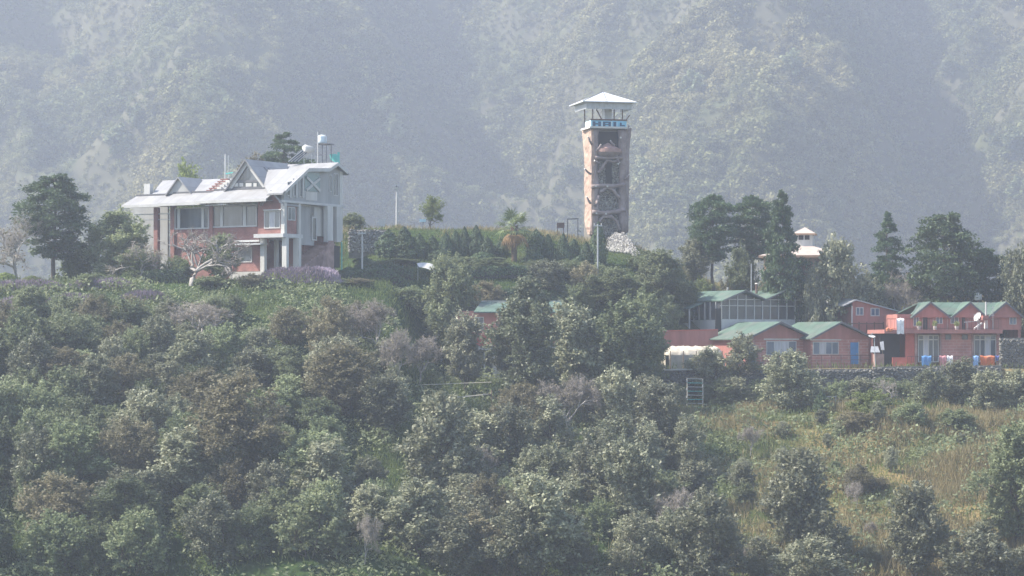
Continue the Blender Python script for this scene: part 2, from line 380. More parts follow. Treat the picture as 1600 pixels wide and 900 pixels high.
M_LEAF = {
    'shrub': leaf_mat('leaf_mid_green', (0.095, 0.13, 0.06), (0.27, 0.30, 0.165), 0.6, 0.4, 0.3),
    'dusk': leaf_mat('leaf_dark_glossy', (0.06, 0.08, 0.045), (0.17, 0.18, 0.11), 0.5, 0.3, 0.4),
    'grey': leaf_mat('leaf_glossy_grey_green', (0.11, 0.13, 0.075), (0.31, 0.31, 0.205), 0.55, 0.3, 0.4),
    'olive': leaf_mat('leaf_olive_brown', (0.105, 0.105, 0.06), (0.26, 0.23, 0.14), 0.6, 0.35, 0.3),
    'bright': leaf_mat('leaf_bright_green', (0.15, 0.20, 0.055), (0.27, 0.32, 0.11), 0.6, 0.45, 0.3),
    'dark': leaf_mat('needle_dark_green', (0.055, 0.095, 0.05), (0.11, 0.155, 0.075), 0.6, 0.25, 0.25),
    'cypress': leaf_mat('scale_leaf_deep_green', (0.045, 0.08, 0.042), (0.085, 0.125, 0.06), 0.6, 0.2, 0.25, 0.2),
    'twig': leaf_mat('fine_dry_twigs', (0.22, 0.19, 0.165), (0.36, 0.32, 0.28), 0.8, 0.1, 0.1, 0.15),
    'palm': leaf_mat('palm_leaf_green', (0.10, 0.15, 0.055), (0.20, 0.24, 0.10), 0.4, 0.3, 0.5),
    'dead': leaf_mat('palm_leaf_dead_brown', (0.19, 0.12, 0.06), (0.28, 0.19, 0.10), 0.8, 0.2, 0.1),
    'purple': leaf_mat('flower_spike_purple', (0.24, 0.19, 0.245), (0.34, 0.285, 0.345), 0.7, 0.3, 0.1),
    'straw': leaf_mat('grass_dry_straw', (0.22, 0.185, 0.095), (0.36, 0.305, 0.165), 0.7, 0.35, 0.2),
    'grass': leaf_mat('grass_green', (0.10, 0.14, 0.045), (0.20, 0.24, 0.085), 0.6, 0.4, 0.2),
    'far': leaf_mat('far_scrub_foliage', (0.06, 0.085, 0.035), (0.17, 0.18, 0.08), 0.7, 0.3, 0.15, 0.4, zone=(0.215, 0.20, 0.095)),
    'farpale': leaf_mat('far_pale_foliage', (0.16, 0.20, 0.10), (0.26, 0.29, 0.16), 0.6, 0.3, 0.2),
}
def proto(name, trunk, crown, bark, leaf, cname='crown'):
    root = bpy.data.objects.new(name, None)
    a = bpy.data.objects.new('trunk', trunk.mesh('trunk', bark, smooth=True)); a.parent = root
    if crown is not None:
        b = bpy.data.objects.new(cname, np_mesh(cname, crown[0], crown[1], leaf)); b.parent = root
    return root
def joinVQ(parts):
    V = []; Q = []; b = 0
    for v, q in parts: V.append(v); Q.append(q + b); b += len(v)
    return np.concatenate(V), np.concatenate(Q)
def broadleaf(name, H, Rr, base, nl, ncl, nleaf, L, W, leaf, bark=None, shape='round', stems=1, cr=0.16, lobe=0.4, ztop=1.0):
    """lobes -> clumps -> leaves; limbs reach every lobe"""
    tb = MB(); lobes = []
    Hc = H * (1 - base)
    for i in range(nl):
        t = (i + rnd.uniform(0.1, 0.9)) / nl
        if shape == 'dome': pr = math.sqrt(max(0, 1 - (t * 0.92) ** 2)); rad = pr * rnd.uniform(0.35, 0.75)
        elif shape == 'tall': pr = (0.55 + 0.45 * math.sin(math.pi * min(1, t * 1.1))) * (1 - 0.45 * t); rad = pr * rnd.uniform(0.2, 0.75)
        else: pr = math.sin(math.pi * (0.18 + 0.72 * t)); rad = pr * rnd.uniform(0.25, 0.75)
        a = i * 2.4 + rnd.uniform(-.6, .6)
        lr = Rr * lobe * rnd.uniform(0.7, 1.2) * (0.75 + 0.4 * pr)
        z = H * base + Hc * t * 0.88
        z = min(z, H - lr * 0.75)
        lobes.append((np.array([math.cos(a) * rad * Rr, math.sin(a) * rad * Rr, max(z, lr * 0.4)]), lr))
    k = max(range(nl), key=lambda i: lobes[i][0][2]); c, lr = lobes[k]; lobes[k] = (np.array([c[0] * 0.4, c[1] * 0.4, H - lr * 0.8]), lr)
    tr = max(0.05, 0.022 * H)
    tops = []
    for s_ in range(stems):
        a = 2 * math.pi * s_ / stems + rnd.random(); sp = 0 if stems == 1 else Rr * 0.35
        p1 = Vector((math.cos(a) * sp, math.sin(a) * sp, H * (0.62 if stems == 1 else 0.5)))
        path = wander((math.cos(a) * sp * .15, math.sin(a) * sp * .15, -0.3), p1, 5, 0.04)
        tb.tube(path, [tr * (1 - 0.13 * i) / (1 if stems == 1 else 1.5) for i in range(6)], 7)
        tops.append(path)
    parts = []
    for i, (c, lr) in enumerate(lobes):
        path = min(tops, key=lambda P: (P[-1].xy - Vector(c[:2])).length)
        j = min(range(1, 6), key=lambda q: abs(path[q].z - (c[2] - 0.25 * H)))
        tb.tube(wander(path[j], c, 4, 0.07), [tr * 0.5, tr * 0.4, tr * 0.3, tr * 0.2, tr * 0.1], 5)
        nn = ncl
        d = unit(rs.randn(nn, 3) + np.array([0, 0, 0.35]))
        cc = c + d * lr * (0.55 + 0.5 * rs.rand(nn, 1)) * np.array([1, 1, 0.85])
        for q in range(0, nn, 4):
            tb.tube([Vector(c), Vector((c + cc[q]) / 2) + Vector((0, 0, .05)), Vector(cc[q])], [tr * .16, tr * .1, tr * .05], 3, False)
        rad = Rr * cr * (0.6 + 0.8 * rs.rand(nn))
        ci = np.repeat(np.arange(nn), nleaf)
        dd = unit(rs.randn(len(ci), 3) + np.array([0, 0, 0.25]))
        # sprays: clumps drawn out along an outward-upward shoot, leaves pointing along it
        sh = unit(d * 0.8 + np.array([0, 0, 0.55]) + rs.randn(nn, 3) * 0.35)
        al = (rs.rand(len(ci), 1) * 2.3 - 0.9) * rad[ci][:, None]
        pos = cc[ci] + sh[ci] * al + dd * rad[ci][:, None] * (0.15 + 0.6 * rs.rand(len(ci), 1)) * np.clip(1.25 - 0.4 * al / rad[ci][:, None], .3, 1.4)
        nor = unit(dd * 0.6 + np.array([0, 0, 0.35]) + rs.randn(len(ci), 3) * 0.55)
        ln = L * (0.55 + 0.9 * rs.rand(len(ci)))
        pos = np.maximum(pos, np.array([-99, -99, 0.02]))
        parts.append(diamonds(pos, nor, ln, ln * W / L, sh[ci] + dd * .8 + rs.randn(len(ci), 3) * .4))
    return proto(name, tb, joinVQ(parts), bark or M_BARK, leaf)
def conifer(name, H, Rr, base, nb, leaf, prof, L=0.26, droop=0.1, per=60, bark=None, flat=0.05, wid=0.2, ragged=0.5, up0=0.35):
    """boughs in loose whorls; each bough carries side sprays, so pads and gaps show"""
    tb = MB(); tr = 0.02 * H + 0.03
    tb.tube(wander((0, 0, -0.3), (0, 0, H * 0.97), 7, 0.008), [tr * (1 - 0.125 * i) for i in range(8)], 8)
    parts = []; a0 = 0
    nw = nb // 6
    for i in range(nb):
        wh = i // 6; t = min(1, max(0, (wh + rnd.uniform(.15, .85)) / nw))
        if i % 6 == 0: a0 = rnd.uniform(0, 6.28)
        z = H * (base + (1 - base) * t * 0.96); a = a0 + (i % 6) * 1.047 + rnd.uniform(-.45, .45)
        ln = Rr * prof(t) * rnd.uniform(1 - ragged, 1.15)
        up = (up0 + 0.4 * t) * ln * rnd.uniform(.5, 1.4)
        d = np.array([math.cos(a), math.sin(a), 0]); side = np.array([-d[1], d[0], 0])
        f = lambda s: np.array([0, 0, z]) + np.outer(s, d) * ln + np.outer(s * up - (s ** 2) * (up * .75 + droop * ln), [0, 0, 1])
        pts = f(np.array([0, .35, .7, 1.0]))
        tb.tube([Vector(p) for p in pts], [tr * .24 * (1.1 - t), tr * .18 * (1.1 - t), tr * .1 * (1.1 - t), .01], 4, False)
        ns = 9
        for q in range(ns):
            s0 = 0.3 + 0.7 * (q + rnd.random()) / ns; sg = 1 if q % 2 else -1
            sl = ln * wid * rnd.uniform(.9, 2.2) * (1.25 - .75 * s0) if q < ns - 1 else 0.05
            n = max(5, int(per * (.3 + sl / max(ln, .1)) * (0.4 + prof(t)) / 2.2))
            k = rs.rand(n); c0 = f(np.array([s0]))[0]; dirs = side * sg * .8 + d * .65 + np.array([0, 0, -.12])
            pos = c0 + np.outer(k * sl, dirs) + rs.randn(n, 3) * np.array([1, 1, .7]) * (flat * ln + .05)
            nor = unit(np.array([0, 0, 0.8]) + rs.randn(n, 3) * 0.6); l = L * (0.55 + 0.9 * rs.rand(n))
            parts.append(diamonds(pos, nor, l, l * 0.38, dirs + rs.randn(n, 3) * 0.4))
    return proto(name, tb, joinVQ(parts), bark or M_BARK, leaf)
def cypress(name, H, Rr, n, leaf, L=0.22, blunt=False):
    tb = MB(); tb.tube([(0, 0, -0.2), (0, 0, H * 0.4), (0.02, 0, H * 0.9)], [0.08, 0.06, 0.02], 6)
    t = rs.rand(n) ** 1.3; a = rs.rand(n) * 2 * math.pi
    pr = np.sin(np.pi * np.clip(0.16 + 0.84 * t, 0, 1)) ** 0.75 * (1 - 0.35 * t) * 1.15 if not blunt else np.clip((1 - np.maximum(t, 0.0) ** 3), 0.05, 1) ** 0.7 * np.clip(0.7 + t, 0, 1)
    lump = 1 + 0.25 * np.sin(a * 3 + t * 9 + H) * np.sin(a * 5 - t * 14 + 1.3) + 0.14 * rs.randn(n)
    rad = Rr * pr * np.clip(lump, .4, 1.4) * (0.65 + 0.35 * rs.rand(n) ** 0.4)
    pos = np.stack([np.cos(a) * rad, np.sin(a) * rad, 0.05 + t * H * 0.98 + 0.04 * H * rs.randn(n) * (1 - t)], -1)
    out = np.stack([np.cos(a), np.sin(a), 0 * a], -1)
    nor = unit(out * 0.8 + np.array([0, 0, 0.35]) + rs.randn(n, 3) * 0.4)
    l = L * (0.6 + 0.8 * rs.rand(n))
    V, Q = diamonds(np.maximum(pos, [-9, -9, .02]), nor, l, l * 0.5, out * 0.5 + np.array([0, 0, 1.0]) + rs.randn(n, 3) * .3)
    return proto(name, tb, (V, Q), M_BARK, leaf)
def baretree(name, H, Rr, levels, bark, twigs=2500, leaves=0, seed=1, leafmat=None, fork=0.16):
    rr = random.Random(seed); tb = MB(); tips = []
    def grow(p, d, ln, r, lv):
        k = 3; pts = [p]; q = p; dd = d.copy()
        for i in range(k):
            dd = (dd + Vector((rr.gauss(0, .2), rr.gauss(0, .2), rr.gauss(0, .12) + 0.05))).normalized()
            q = q + dd * ln / k; pts.append(q)
        r2 = r * 0.83
        tb.tube(pts, [r + (r2 - r) * i / k for i in range(k + 1)], 6 if lv < 2 else (4 if lv < 4 else 3), False)
        tips.append((pts[-1], dd, lv)); tips.append((pts[1], dd, lv))
        if lv >= levels: return
        for j in range(rr.choice((2, 3, 3)) if lv else 4):
            a = rr.uniform(0, 6.283); sp = rr.uniform(.45, .95)
            ax = dd.cross(Vector((math.cos(a), math.sin(a), 0.3))).normalized()
            nd = (dd * math.cos(sp) + ax * math.sin(sp)); nd.z = nd.z * 0.8 + 0.12
            grow(pts[-1] if j else pts[2], nd.normalized(), ln * rr.uniform(.62, .88), r2 * rr.uniform(.66, .95), lv + 1)
    grow(Vector((0, 0, -0.2)), Vector((0, 0, 1)), H * fork, 0.0105 * H, 0)
    zs = max(v[2] for v in tb.v); rx = max(math.hypot(v[0], v[1]) for v in tb.v)
    sx, sz = Rr / rx, H / zs
    tb.v = [(x * sx, y * sx, z * sz) for x, y, z in tb.v]
    ft = [(np.array([t.x * sx, t.y * sx, t.z * sz]), np.array(d)) for t, d, lv in tips if lv >= 2]
    parts = []
    idx = rs.randint(0, len(ft), twigs); P = np.array([f[0] for f in ft]); D = np.array([f[1] for f in ft])
    ll = 0.055 * H * (0.5 + rs.rand(twigs)); tg = unit(D[idx] + rs.randn(twigs, 3) * 0.6)
    parts.append(diamonds(P[idx] + tg * ll[:, None] * .45, unit(rs.randn(twigs, 3)), ll, 0.024, tg))
    root = proto(name, tb, joinVQ(parts), bark, M_LEAF['twig'] if bark is M_BARKP or leaves == 0 else M_LEAF['twig'], 'twigs')
    if leaves:
        idx = rs.randint(0, len(ft), leaves); l = 0.2 * (0.6 + .8 * rs.rand(leaves))
        V, Q = diamonds(P[idx] + rs.randn(leaves, 3) * 0.05 * H, unit(rs.randn(leaves, 3) + [0, 0, .5]), l, l * .55)
        b = bpy.data.objects.new('crown', np_mesh('crown', V, Q, leafmat)); b.parent = root
    return root
def palm(name, H, Rr):
    root = bpy.data.objects.new(name, None)
    tb = MB(); pts = [Vector((0.04 * math.sin(i), 0, -0.2 + (H - Rr * .55 + .2) * i / 9)) for i in range(10)]
    tb.tube(pts, [0.2 + 0.03 * (i % 2) + 0.012 * i for i in range(10)], 9)
    a = bpy.data.objects.new('trunk', tb.mesh('trunk', paint('palm_trunk_fibre', (0.12, 0.085, 0.055), 0.95, 0.5, 9, bump=0.6))); a.parent = root
    top = pts[-1]
    for i in range(40):
        dead = i >= 28; az = i * 2.39996; el = R(rnd.uniform(-75, -35)) if dead else R(rnd.uniform(-25, 80))
        ln = Rr * (rnd.uniform(.45, .6) if not dead else rnd.uniform(.35, .6))
        d = Vector((math.cos(az) * math.cos(el), math.sin(az) * math.cos(el), math.sin(el)))
        q = top + d * ln - Vector((0, 0, 0.12 * ln)); s = d.cross(Vector((0, 0, 1))).normalized(); u = s.cross(d)
        mb = MB(); mb.tube([top, top.lerp(q, .5) + Vector((0, 0, .05)), q], [.03, .022, .015], 4, False)
        fn = 13
        for k in range(fn):
            an = R(-105 + 210 * k / (fn - 1)); bl = Rr * 0.48 * (0.75 + 0.25 * math.cos(an)) * rnd.uniform(.9, 1.1)
            e = d * math.cos(an) + s * math.sin(an); e = (e + u * .12 - Vector((0, 0, 0.25 + 0.2 * abs(math.sin(an))))).normalized()
            w = e.cross(u).normalized() * 0.05; m_ = q + e * bl * .45 + u * 0.02
            tip = q + e * bl - Vector((0, 0, bl * (.18 if not dead else .4)))
            mb.add([q, m_ + w, tip, m_ - w], [(0, 1, 2, 3)])
        f = bpy.data.objects.new('frond', mb.mesh('frond', M_LEAF['dead' if dead else 'palm'])); f.parent = root
    return root

gauss = lambda x, m, s: math.exp(-((x - m) / s) ** 2)
pr_round = lambda t: max(0.12, math.sin(math.pi * (0.12 + 0.84 * t)) ** 0.8)
pr_cone = lambda t: max(0.06, (1 - t) ** 0.85 * min(1, 0.55 + 2.5 * t))
pr_egg = lambda t: max(0.07, (1 - t) ** 0.7 * min(1, 0.6 + 1.6 * t) * 1.1)
pr_flat = lambda t: 0.75 + 0.25 * math.sin(math.pi * t) - 0.45 * t ** 4
PROTO = {
    'shrub': [broadleaf('slope_shrub', 4, 2.6, 0.05, 9, 26, 60, 0.216, 0.126, M_LEAF['shrub'], shape='dome', stems=3, cr=0.17, lobe=0.42),
              broadleaf('slope_shrub', 4, 2.4, 0.08, 11, 22, 56, 0.194, 0.111, M_LEAF['shrub'], shape='dome', stems=3, cr=0.18, lobe=0.36),
              broadleaf('slope_shrub', 4.4, 2.3, 0.1, 10, 24, 56, 0.202, 0.126, M_LEAF['shrub'], shape='round', stems=2, cr=0.17, lobe=0.40)],
    'grey': [broadleaf('glossy_leaved_tree', 6, 2.0, 0.2, 12, 20, 52, 0.216, 0.111, M_LEAF['grey'], shape='tall', cr=0.19, lobe=0.36),
             broadleaf('glossy_leaved_tree', 6, 2.3, 0.22, 13, 20, 49, 0.230, 0.118, M_LEAF['grey'], shape='tall', cr=0.17, lobe=0.34),
             broadleaf('glossy_leaved_tree', 6, 2.5, 0.18, 12, 22, 52, 0.216, 0.118, M_LEAF['grey'], shape='round', cr=0.16, lobe=0.36),
             broadleaf('glossy_leaved_tree', 6, 2.1, 0.15, 11, 22, 49, 0.202, 0.111, M_LEAF['grey'], shape='round', stems=2, cr=0.18, lobe=0.36)],
    'grand': [broadleaf('glossy_leaved_tree', 11, 2.8, 0.2, 24, 28, 46, 0.22, 0.12, M_LEAF['dusk'], shape='round', cr=0.13, lobe=0.30)],
    'dense': [broadleaf('dense_broadleaf_tree', 8, 3.0, 0.16, 18, 24, 56, 0.216, 0.126, M_LEAF['shrub'], shape='round', cr=0.14, lobe=0.32),
              broadleaf('dense_broadleaf_tree', 8, 2.9, 0.2, 17, 24, 56, 0.216, 0.118, M_LEAF['shrub'], shape='round', cr=0.15, lobe=0.33)],
    'olive': [broadleaf('olive_brown_tree', 7, 3.2, 0.12, 15, 22, 52, 0.202, 0.111, M_LEAF['olive'], shape='round', cr=0.13, lobe=0.34),
              broadleaf('olive_brown_tree', 5, 2.6, 0.12, 12, 22, 49, 0.187, 0.104, M_LEAF['olive'], shape='round', stems=2, cr=0.15, lobe=0.36)],
    'bright': [broadleaf('bright_leaved_shrub', 3, 1.9, 0.04, 9, 22, 52, 0.158, 0.096, M_LEAF['bright'], shape='dome', stems=3, cr=0.18, lobe=0.4)],
    'small': [broadleaf('young_tree', 4, 1.5, 0.35, 8, 14, 35, 0.173, 0.074, M_LEAF['bright'], shape='round', cr=0.2, lobe=0.36)],
    'conifer': [conifer('dark_conifer_tree', 8.5, 3.2, 0.22, 108, M_LEAF['dark'], pr_round, 0.28, 0.05, 70),
                conifer('dark_conifer_tree', 8, 2.8, 0.36, 84, M_LEAF['dark'], pr_round, 0.27, 0.0, 70),
                conifer('dark_conifer_tree', 8, 2.6, 0.30, 90, M_LEAF['dark'], pr_egg, 0.27, 0.05, 70)],
    'spire': [conifer('narrow_conifer_tree', 8, 2.6, 0.12, 96, M_LEAF['dark'], pr_egg, 0.27, 0.1, 62)],
    'cedar': [conifer('spreading_cedar_tree', 9, 4.6, 0.22, 72, M_LEAF['dark'], lambda t: max(.15, (1 - t ** 2.2)) * min(1, .7 + t), 0.3, 0.1, 105, flat=0.03, wid=0.26, ragged=0.5)],
    'cypress': [cypress('cone_cypress', 3, 0.95, 2600, M_LEAF['cypress']), cypress('cone_cypress', 3, 0.85, 2600, M_LEAF['cypress'])],
    'clipped': [cypress('clipped_bush', 2, 1.15, 3600, M_LEAF['cypress'], 0.2, True)],
    'clippedb': [cypress('clipped_bright_bush', 1.4, 0.95, 2600, M_LEAF['bright'], 0.18, True)],
    'bare': [baretree('bare_tree', 5, 4.4, 5, M_BARKP, 3200, 0, 3, None, 0.13), baretree('bare_tree', 5.5, 3.2, 5, M_BARKP, 3000, 350, 8, M_LEAF['olive'], 0.15)],
    'twiggy': [baretree('twiggy_tree', 6, 3.4, 6, M_BARKP, 9000, 500, 21, M_LEAF['olive'], 0.17), baretree('twiggy_tree', 5.5, 3.0, 6, M_BARKP, 8500, 350, 22, M_LEAF['olive'], 0.17)],
    'palm': [palm('fan_palm_tree', 4.2, 2.0)],
    'farpale': [broadleaf('pale_hillside_tree', 8, 3.6, 0.1, 8, 12, 16, 1.0, 0.7, M_LEAF['farpale'], shape='round', cr=0.2, lobe=0.4)],
}
PSIZE = {}
for k_, pl in PROTO.items():
    PSIZE[k_] = []
    for p_ in pl:
        vs = [v.co for ch in p_.children for v in ch.data.vertices] if k_ != 'palm' else [Vector((2, 0, 4.2))]
        h_ = max(v.z for v in vs)
        r_ = float(np.percentile([math.hypot(v.x, v.y) for v in vs], 88 if k_ == 'bare' else 96)) if k_ != 'palm' else 2.0
        PSIZE[k_].append((h_, r_))
PLANTS = []
def plant(kind, px, Y, H, W=None, label=None, group=None, var=None, cat='tree', z=None):
    """stand a plant on the ground at photo column px and distance Y; H its height, W its width"""
    i = rnd.randrange(len(PROTO[kind])) if var is None else var
    src = PROTO[kind][i]; h0, r0 = PSIZE[kind][i]
    x = (px - 800) * Y / FOC
    o = copy_tree(src); o.location = (x, Y, hz(x, Y) - 0.05 if z is None else z)
    sz = H / h0; sx = sz if W is None else W / 2 / r0
    o.scale = (sx, sx, sz); o.rotation_euler = (0, 0, rnd.uniform(0, 6.28))
    tag(o, label, cat, group)
    PLANTS.append((o, kind, px, HZ - FOC * (o.location.z + H) / Y, Y, H, sx * r0))
    return o
def plant_top(kind, px, pytop, H, W=None, ymin=150, ymax=232, **kw):
    """stand it where the slope puts its top at photo row pytop"""
    Y = np.arange(ymin, ymax, 0.25); x = (px - 800) * Y / FOC
    py = HZ - FOC * (hill(x, Y) + H) / Y
    k = np.argmax(py <= pytop) if (py <= pytop).any() else int(np.argmin(py))
    if k == 0:      # would stand too tall here: a smaller plant
        H2 = max(0.8, H - (pytop - py[0]) * Y[0] / FOC); W = W * (H2 / H) ** 0.5 if W else W; H = H2
    return plant(kind, px, float(Y[k]), H, W, **kw)
def plant_at(kind, px, pytop, Y, W=None, **kw):
    """stand it at distance Y, tall enough to reach photo row pytop"""
    x = (px - 800) * Y / FOC
    H = (HZ - pytop) * Y / FOC - hz(x, Y)
    return plant(kind, px, Y, max(H, 0.5), W, **kw)
# ------------------------------------------------------------------ plants one can point at, along the ridge
def ridge(kind, px, pytop, Y, W, label, cat='tree', var=None, group=None):
    return plant_at(kind, px, pytop, Y, W, label=label, cat=cat, var=var, group=group)
ridge('conifer', 85, 268, 203, 5.8, 'tall dark conifer standing alone beside the bare tree, far from the lodge', var=0)
ridge('bare', 28, 325, 200, 6.0, 'bare twiggy tree beside the tall dark conifer at the photo edge', var=1)
ridge('bright', 128, 375, 205, 4.5, 'pale bushy tree behind the trunk of the tall conifer')
ridge('dense', 185, 318, 203, 5.0, 'rounded leafy green tree between the tall conifer and the lodge', var=1)
ridge('clippedb', 50, 429, 196, 1.9, 'small round bright green clipped bush on the flower terrace', 'bush')
ridge('clippedb', 8, 424, 198, 2.0, 'round yellow-green clipped bush cut by the photo edge', 'bush')
ridge('clipped', 22, 436, 197, 1.6, 'dark clipped bush between two bright clipped bushes', 'bush')
ridge('shrub', 145, 425, 196.5, 3.2, 'loose pale shrub in front of the rounded tree by the lodge', 'shrub')
ridge('bare', 300, 348, 196, 8.4, 'spreading bare grey tree in front of the lodge veranda', var=0)
ridge('bare', 225, 372, 198, 5.4, 'smaller bare tree under the end of the lodge veranda', var=1)
ridge('dense', 345, 360, 198.5, 3.0, 'green leafy shrub tangled in the bare tree before the lodge', 'shrub', 0)
ridge('clipped', 248, 420, 197.5, 1.3, 'small dark clipped bush beneath the bare tree', 'bush')
ridge('olive', 395, 425, 195.5, 2.2, 'brownish shrub at the foot of the lodge plinth', 'shrub', 1)
ridge('dense', 218, 382, 199.5, 3.2, 'leafy bush under the open end of the lodge veranda', 'shrub', 1)
ridge('shrub', 278, 398, 198.6, 2.8, 'low bush against the lodge wall behind the bare tree', 'shrub')
ridge('shrub', 330, 430, 196, 3.0, 'low leafy shrub below the bare tree trunk', 'shrub')
ridge('cedar', 443, 203, 224, 6.8, 'spreading dark cedar rising behind the lodge ridge and solar heater')
ridge('olive', 395, 235, 226, 4.6, 'yellowish broad tree beside the cedar behind the lodge', var=0)
ridge('small', 292, 242, 226, 3.6, 'small pale tree behind the lodge dormer roof')
ridge('shrub', 552, 330, 219, 2.6, 'leafy bush above the dry-stone wall beside the lodge', 'shrub')
ridge('small', 675, 302, 219, 2.2, 'lone young tree on the upper terrace near the lamp post')
ridge('small', 622, 350, 218, 1.0, 'pale sapling at the foot of the lamp post', 'shrub')
cy = [(607, 356, 2.2), (632, 352, 2.0), (655, 362, 1.6), (676, 366, 1.5), (697, 362, 1.5), (712, 358, 1.3), (726, 352, 1.2), (744, 350, 1.5), (762, 368, 1.4), (783, 372, 1.3), (838, 356, 1.9), (856, 364, 1.3), (880, 362, 1.2), (897, 372, 1.3), (916, 376, 1.2)]
for i_, (px_, pt_, w_) in enumerate(cy):
    o_ = plant_at('cypress', px_, pt_, 211.5 + rnd.uniform(-.7, .7), w_, group='cypresses along the garden terrace', cat='cypress')
    o_['label'] = ('dark cone cypress in the garden terrace row, %s from the stone wall' % ['first', 'second', 'third', 'fourth', 'fifth', 'sixth', 'seventh', 'eighth', 'ninth', 'tenth'][i_]) if i_ < 10 else \
        ('dark cone cypress between the palm and the tower, %s after the palm' % ['first', 'second', 'third', 'fourth', 'fifth'][i_ - 10])
ridge('cypress', 935, 343, 211, 1.5, 'taller dark cypress standing right in front of the tower foot', 'cypress')
ridge('palm', 803, 332, 210, 4.0, 'fan palm with brown dead skirt between the cypresses', 'palm')
ridge('grey', 858, 402, 204.5, 3.6, 'pale flowering-looking tree below the palm', var=2)
ridge('olive', 915, 405, 205, 3.0, 'brownish bushy tree below the pole by the tower', var=1)
ridge('shrub', 1012, 388, 212, 2.6, 'leafy bush beside the rubble heap of the tower', 'shrub')
ridge('dense', 1030, 384, 207, 4.6, 'dark bushy tree below the rubble heap', var=0)
ridge('dense', 960, 412, 204, 4.6, 'broad green tree below the tower', var=1)
ridge('conifer', 1113, 300, 216, 3.9, 'slender-trunked round conifer, first of the three beside the pavilion', var=1)
ridge('conifer', 1176, 302, 218, 4.0, 'hazy conifer in the middle of the three beside the pavilion', var=1)
ridge('conifer', 1222, 294, 208.8, 3.5, 'pointed conifer with bare stem directly before the pavilion', var=2)
ridge('grey', 1085, 368, 216, 2.6, 'pale loose tree under the first round conifer', var=1)
ridge('dense', 1158, 372, 213, 2.8, 'green bushy tree between the conifer stems', var=1)
ridge('cypress', 1206, 412, 209.5, 1.8, 'dark clipped cypress before the pavilion post', 'cypress')
ridge('cypress', 1250, 408, 209.5, 1.8, 'dark rounded cypress beside the pavilion wall', 'cypress')
ridge('bright', 1093, 428, 212, 3.0, 'bright green shrub behind the glass hall roof', 'shrub')
ridge('olive', 1135, 432, 212, 2.4, 'rusty brown shrub above the glass hall ridge', 'shrub', 1)
ridge('olive', 1190, 436, 211, 2.2, 'brown shrub behind the second glass gable', 'shrub', 1)
ridge('grey', 1308, 360, 209.5, 5.4, 'broad pale grey-green tree hiding the pavilion side', var=2)
ridge('grey', 1272, 415, 207.5, 2.6, 'small pale tree at the edge of the glass hall', var=3)
ridge('spire', 1387, 328, 213, 3.2, 'spiky conifer next to the large spreading conifer', var=0)
ridge('conifer', 1474, 328, 211, 6.6, 'largest dark spreading conifer above the red guest house', var=0)
ridge('conifer', 1540, 384, 212, 3.8, 'lower dark conifer touching the largest conifer', var=1)
ridge('grey', 1595, 372, 208, 3.6, 'pale leafy tree cut by the photo edge above the guest house', var=2)
ridge('twiggy', 1405, 415, 211, 4.6, 'pale brown twiggy tree behind the guest house roofs', var=0)
ridge('grey', 1352, 418, 211.5, 3.6, 'grey-green tree over the older red cottage roof', var=3)
ridge('twiggy', 1440, 430, 212, 2.8, 'thin twiggy tree behind the green guest house roof', var=1)
ridge('olive', 1500, 440, 211, 2.6, 'brown shrub behind the white rooftop tank', 'shrub', 1)
ridge('olive', 1570, 440, 211, 2.8, 'brownish shrub behind the end gable of the guest house', 'shrub', 1)

# trees that screen the middle building and stand round the terraces
def slope(kind, px, pytop, H, W, label, cat='tree', var=None, ymin=150):
    return plant_top(kind, px, pytop, H, W, label=label, cat=cat, var=var, ymin=ymin)
slope('dense', 706, 392, 9.0, 4.8, 'big dark leafy tree in front of the white tent roof', var=0, ymin=186)
slope('grand', 826, 428, 11.5, 5.6, 'tallest glossy dark tree screening the white building', var=0, ymin=183)
slope('dense', 970, 452, 9.2, 6.2, 'large rounded tree beside the tarpaulin shelter', var=1, ymin=186)
slope('grey', 896, 462, 8.6, 4.6, 'dark tree filling the gap beside the large rounded tree', var=0, ymin=186)
slope('dense', 1005, 440, 8.5, 3.8, 'upright dark tree between the rounded tree and glass hall', var=1, ymin=190)
slope('twiggy', 595, 462, 7.2, 7.4, 'wide twiggy half-bare tree below the tent', var=0, ymin=184)
slope('grey', 727, 480, 6.4, 3.0, 'loose leafy tree before the red balcony of the screened house', var=0, ymin=187)
slope('grey', 796, 470, 6.8, 2.6, 'thin leafy tree before the green roof of the screened house', var=1, ymin=188)
slope('twiggy', 655, 520, 5.2, 4.4, 'small twiggy tree leaning towards the white building', var=1, ymin=184)
slope('olive', 520, 458, 5.6, 4.0, 'brownish tree below the purple flower bed', var=0, ymin=182)
slope('grey', 690, 602, 7.6, 4.2, 'slender pale-leaved tree rising from the grassy clearing', var=1)
slope('grey', 1160, 520, 3.8, 3.4, 'pale leafy tree before the red cottage blue door', var=3, ymin=192)
slope('grey', 1235, 540, 5.6, 4.6, 'bushy tree on the lower terrace under the red cottage window', var=2, ymin=190)
slope('grey', 1110, 548, 4.0, 3.6, 'pale bush against the tarpaulin shelter', cat='shrub', var=3, ymin=194)
slope('cypress', 1283, 608, 2.6, 1.5, 'small dark cypress on the lower lawn', cat='cypress', ymin=188)
slope('bright', 1362, 604, 3.2, 4.4, 'bright green spreading shrub on the lower lawn', cat='shrub', ymin=186)
slope('grey', 1452, 570, 5.0, 3.4, 'leafy tree below the guest house washing line', var=3, ymin=188)
slope('grey', 1500, 553, 5.6, 3.2, 'upright pale tree against the guest house balcony', var=0, ymin=189)
slope('grey', 1545, 572, 4.6, 3.8, 'pale rounded tree below the dark stone wall', var=2, ymin=188)
slope('grey', 1592, 572, 4.8, 3.6, 'pale tree at the photo edge below the stone wall', var=1, ymin=188)
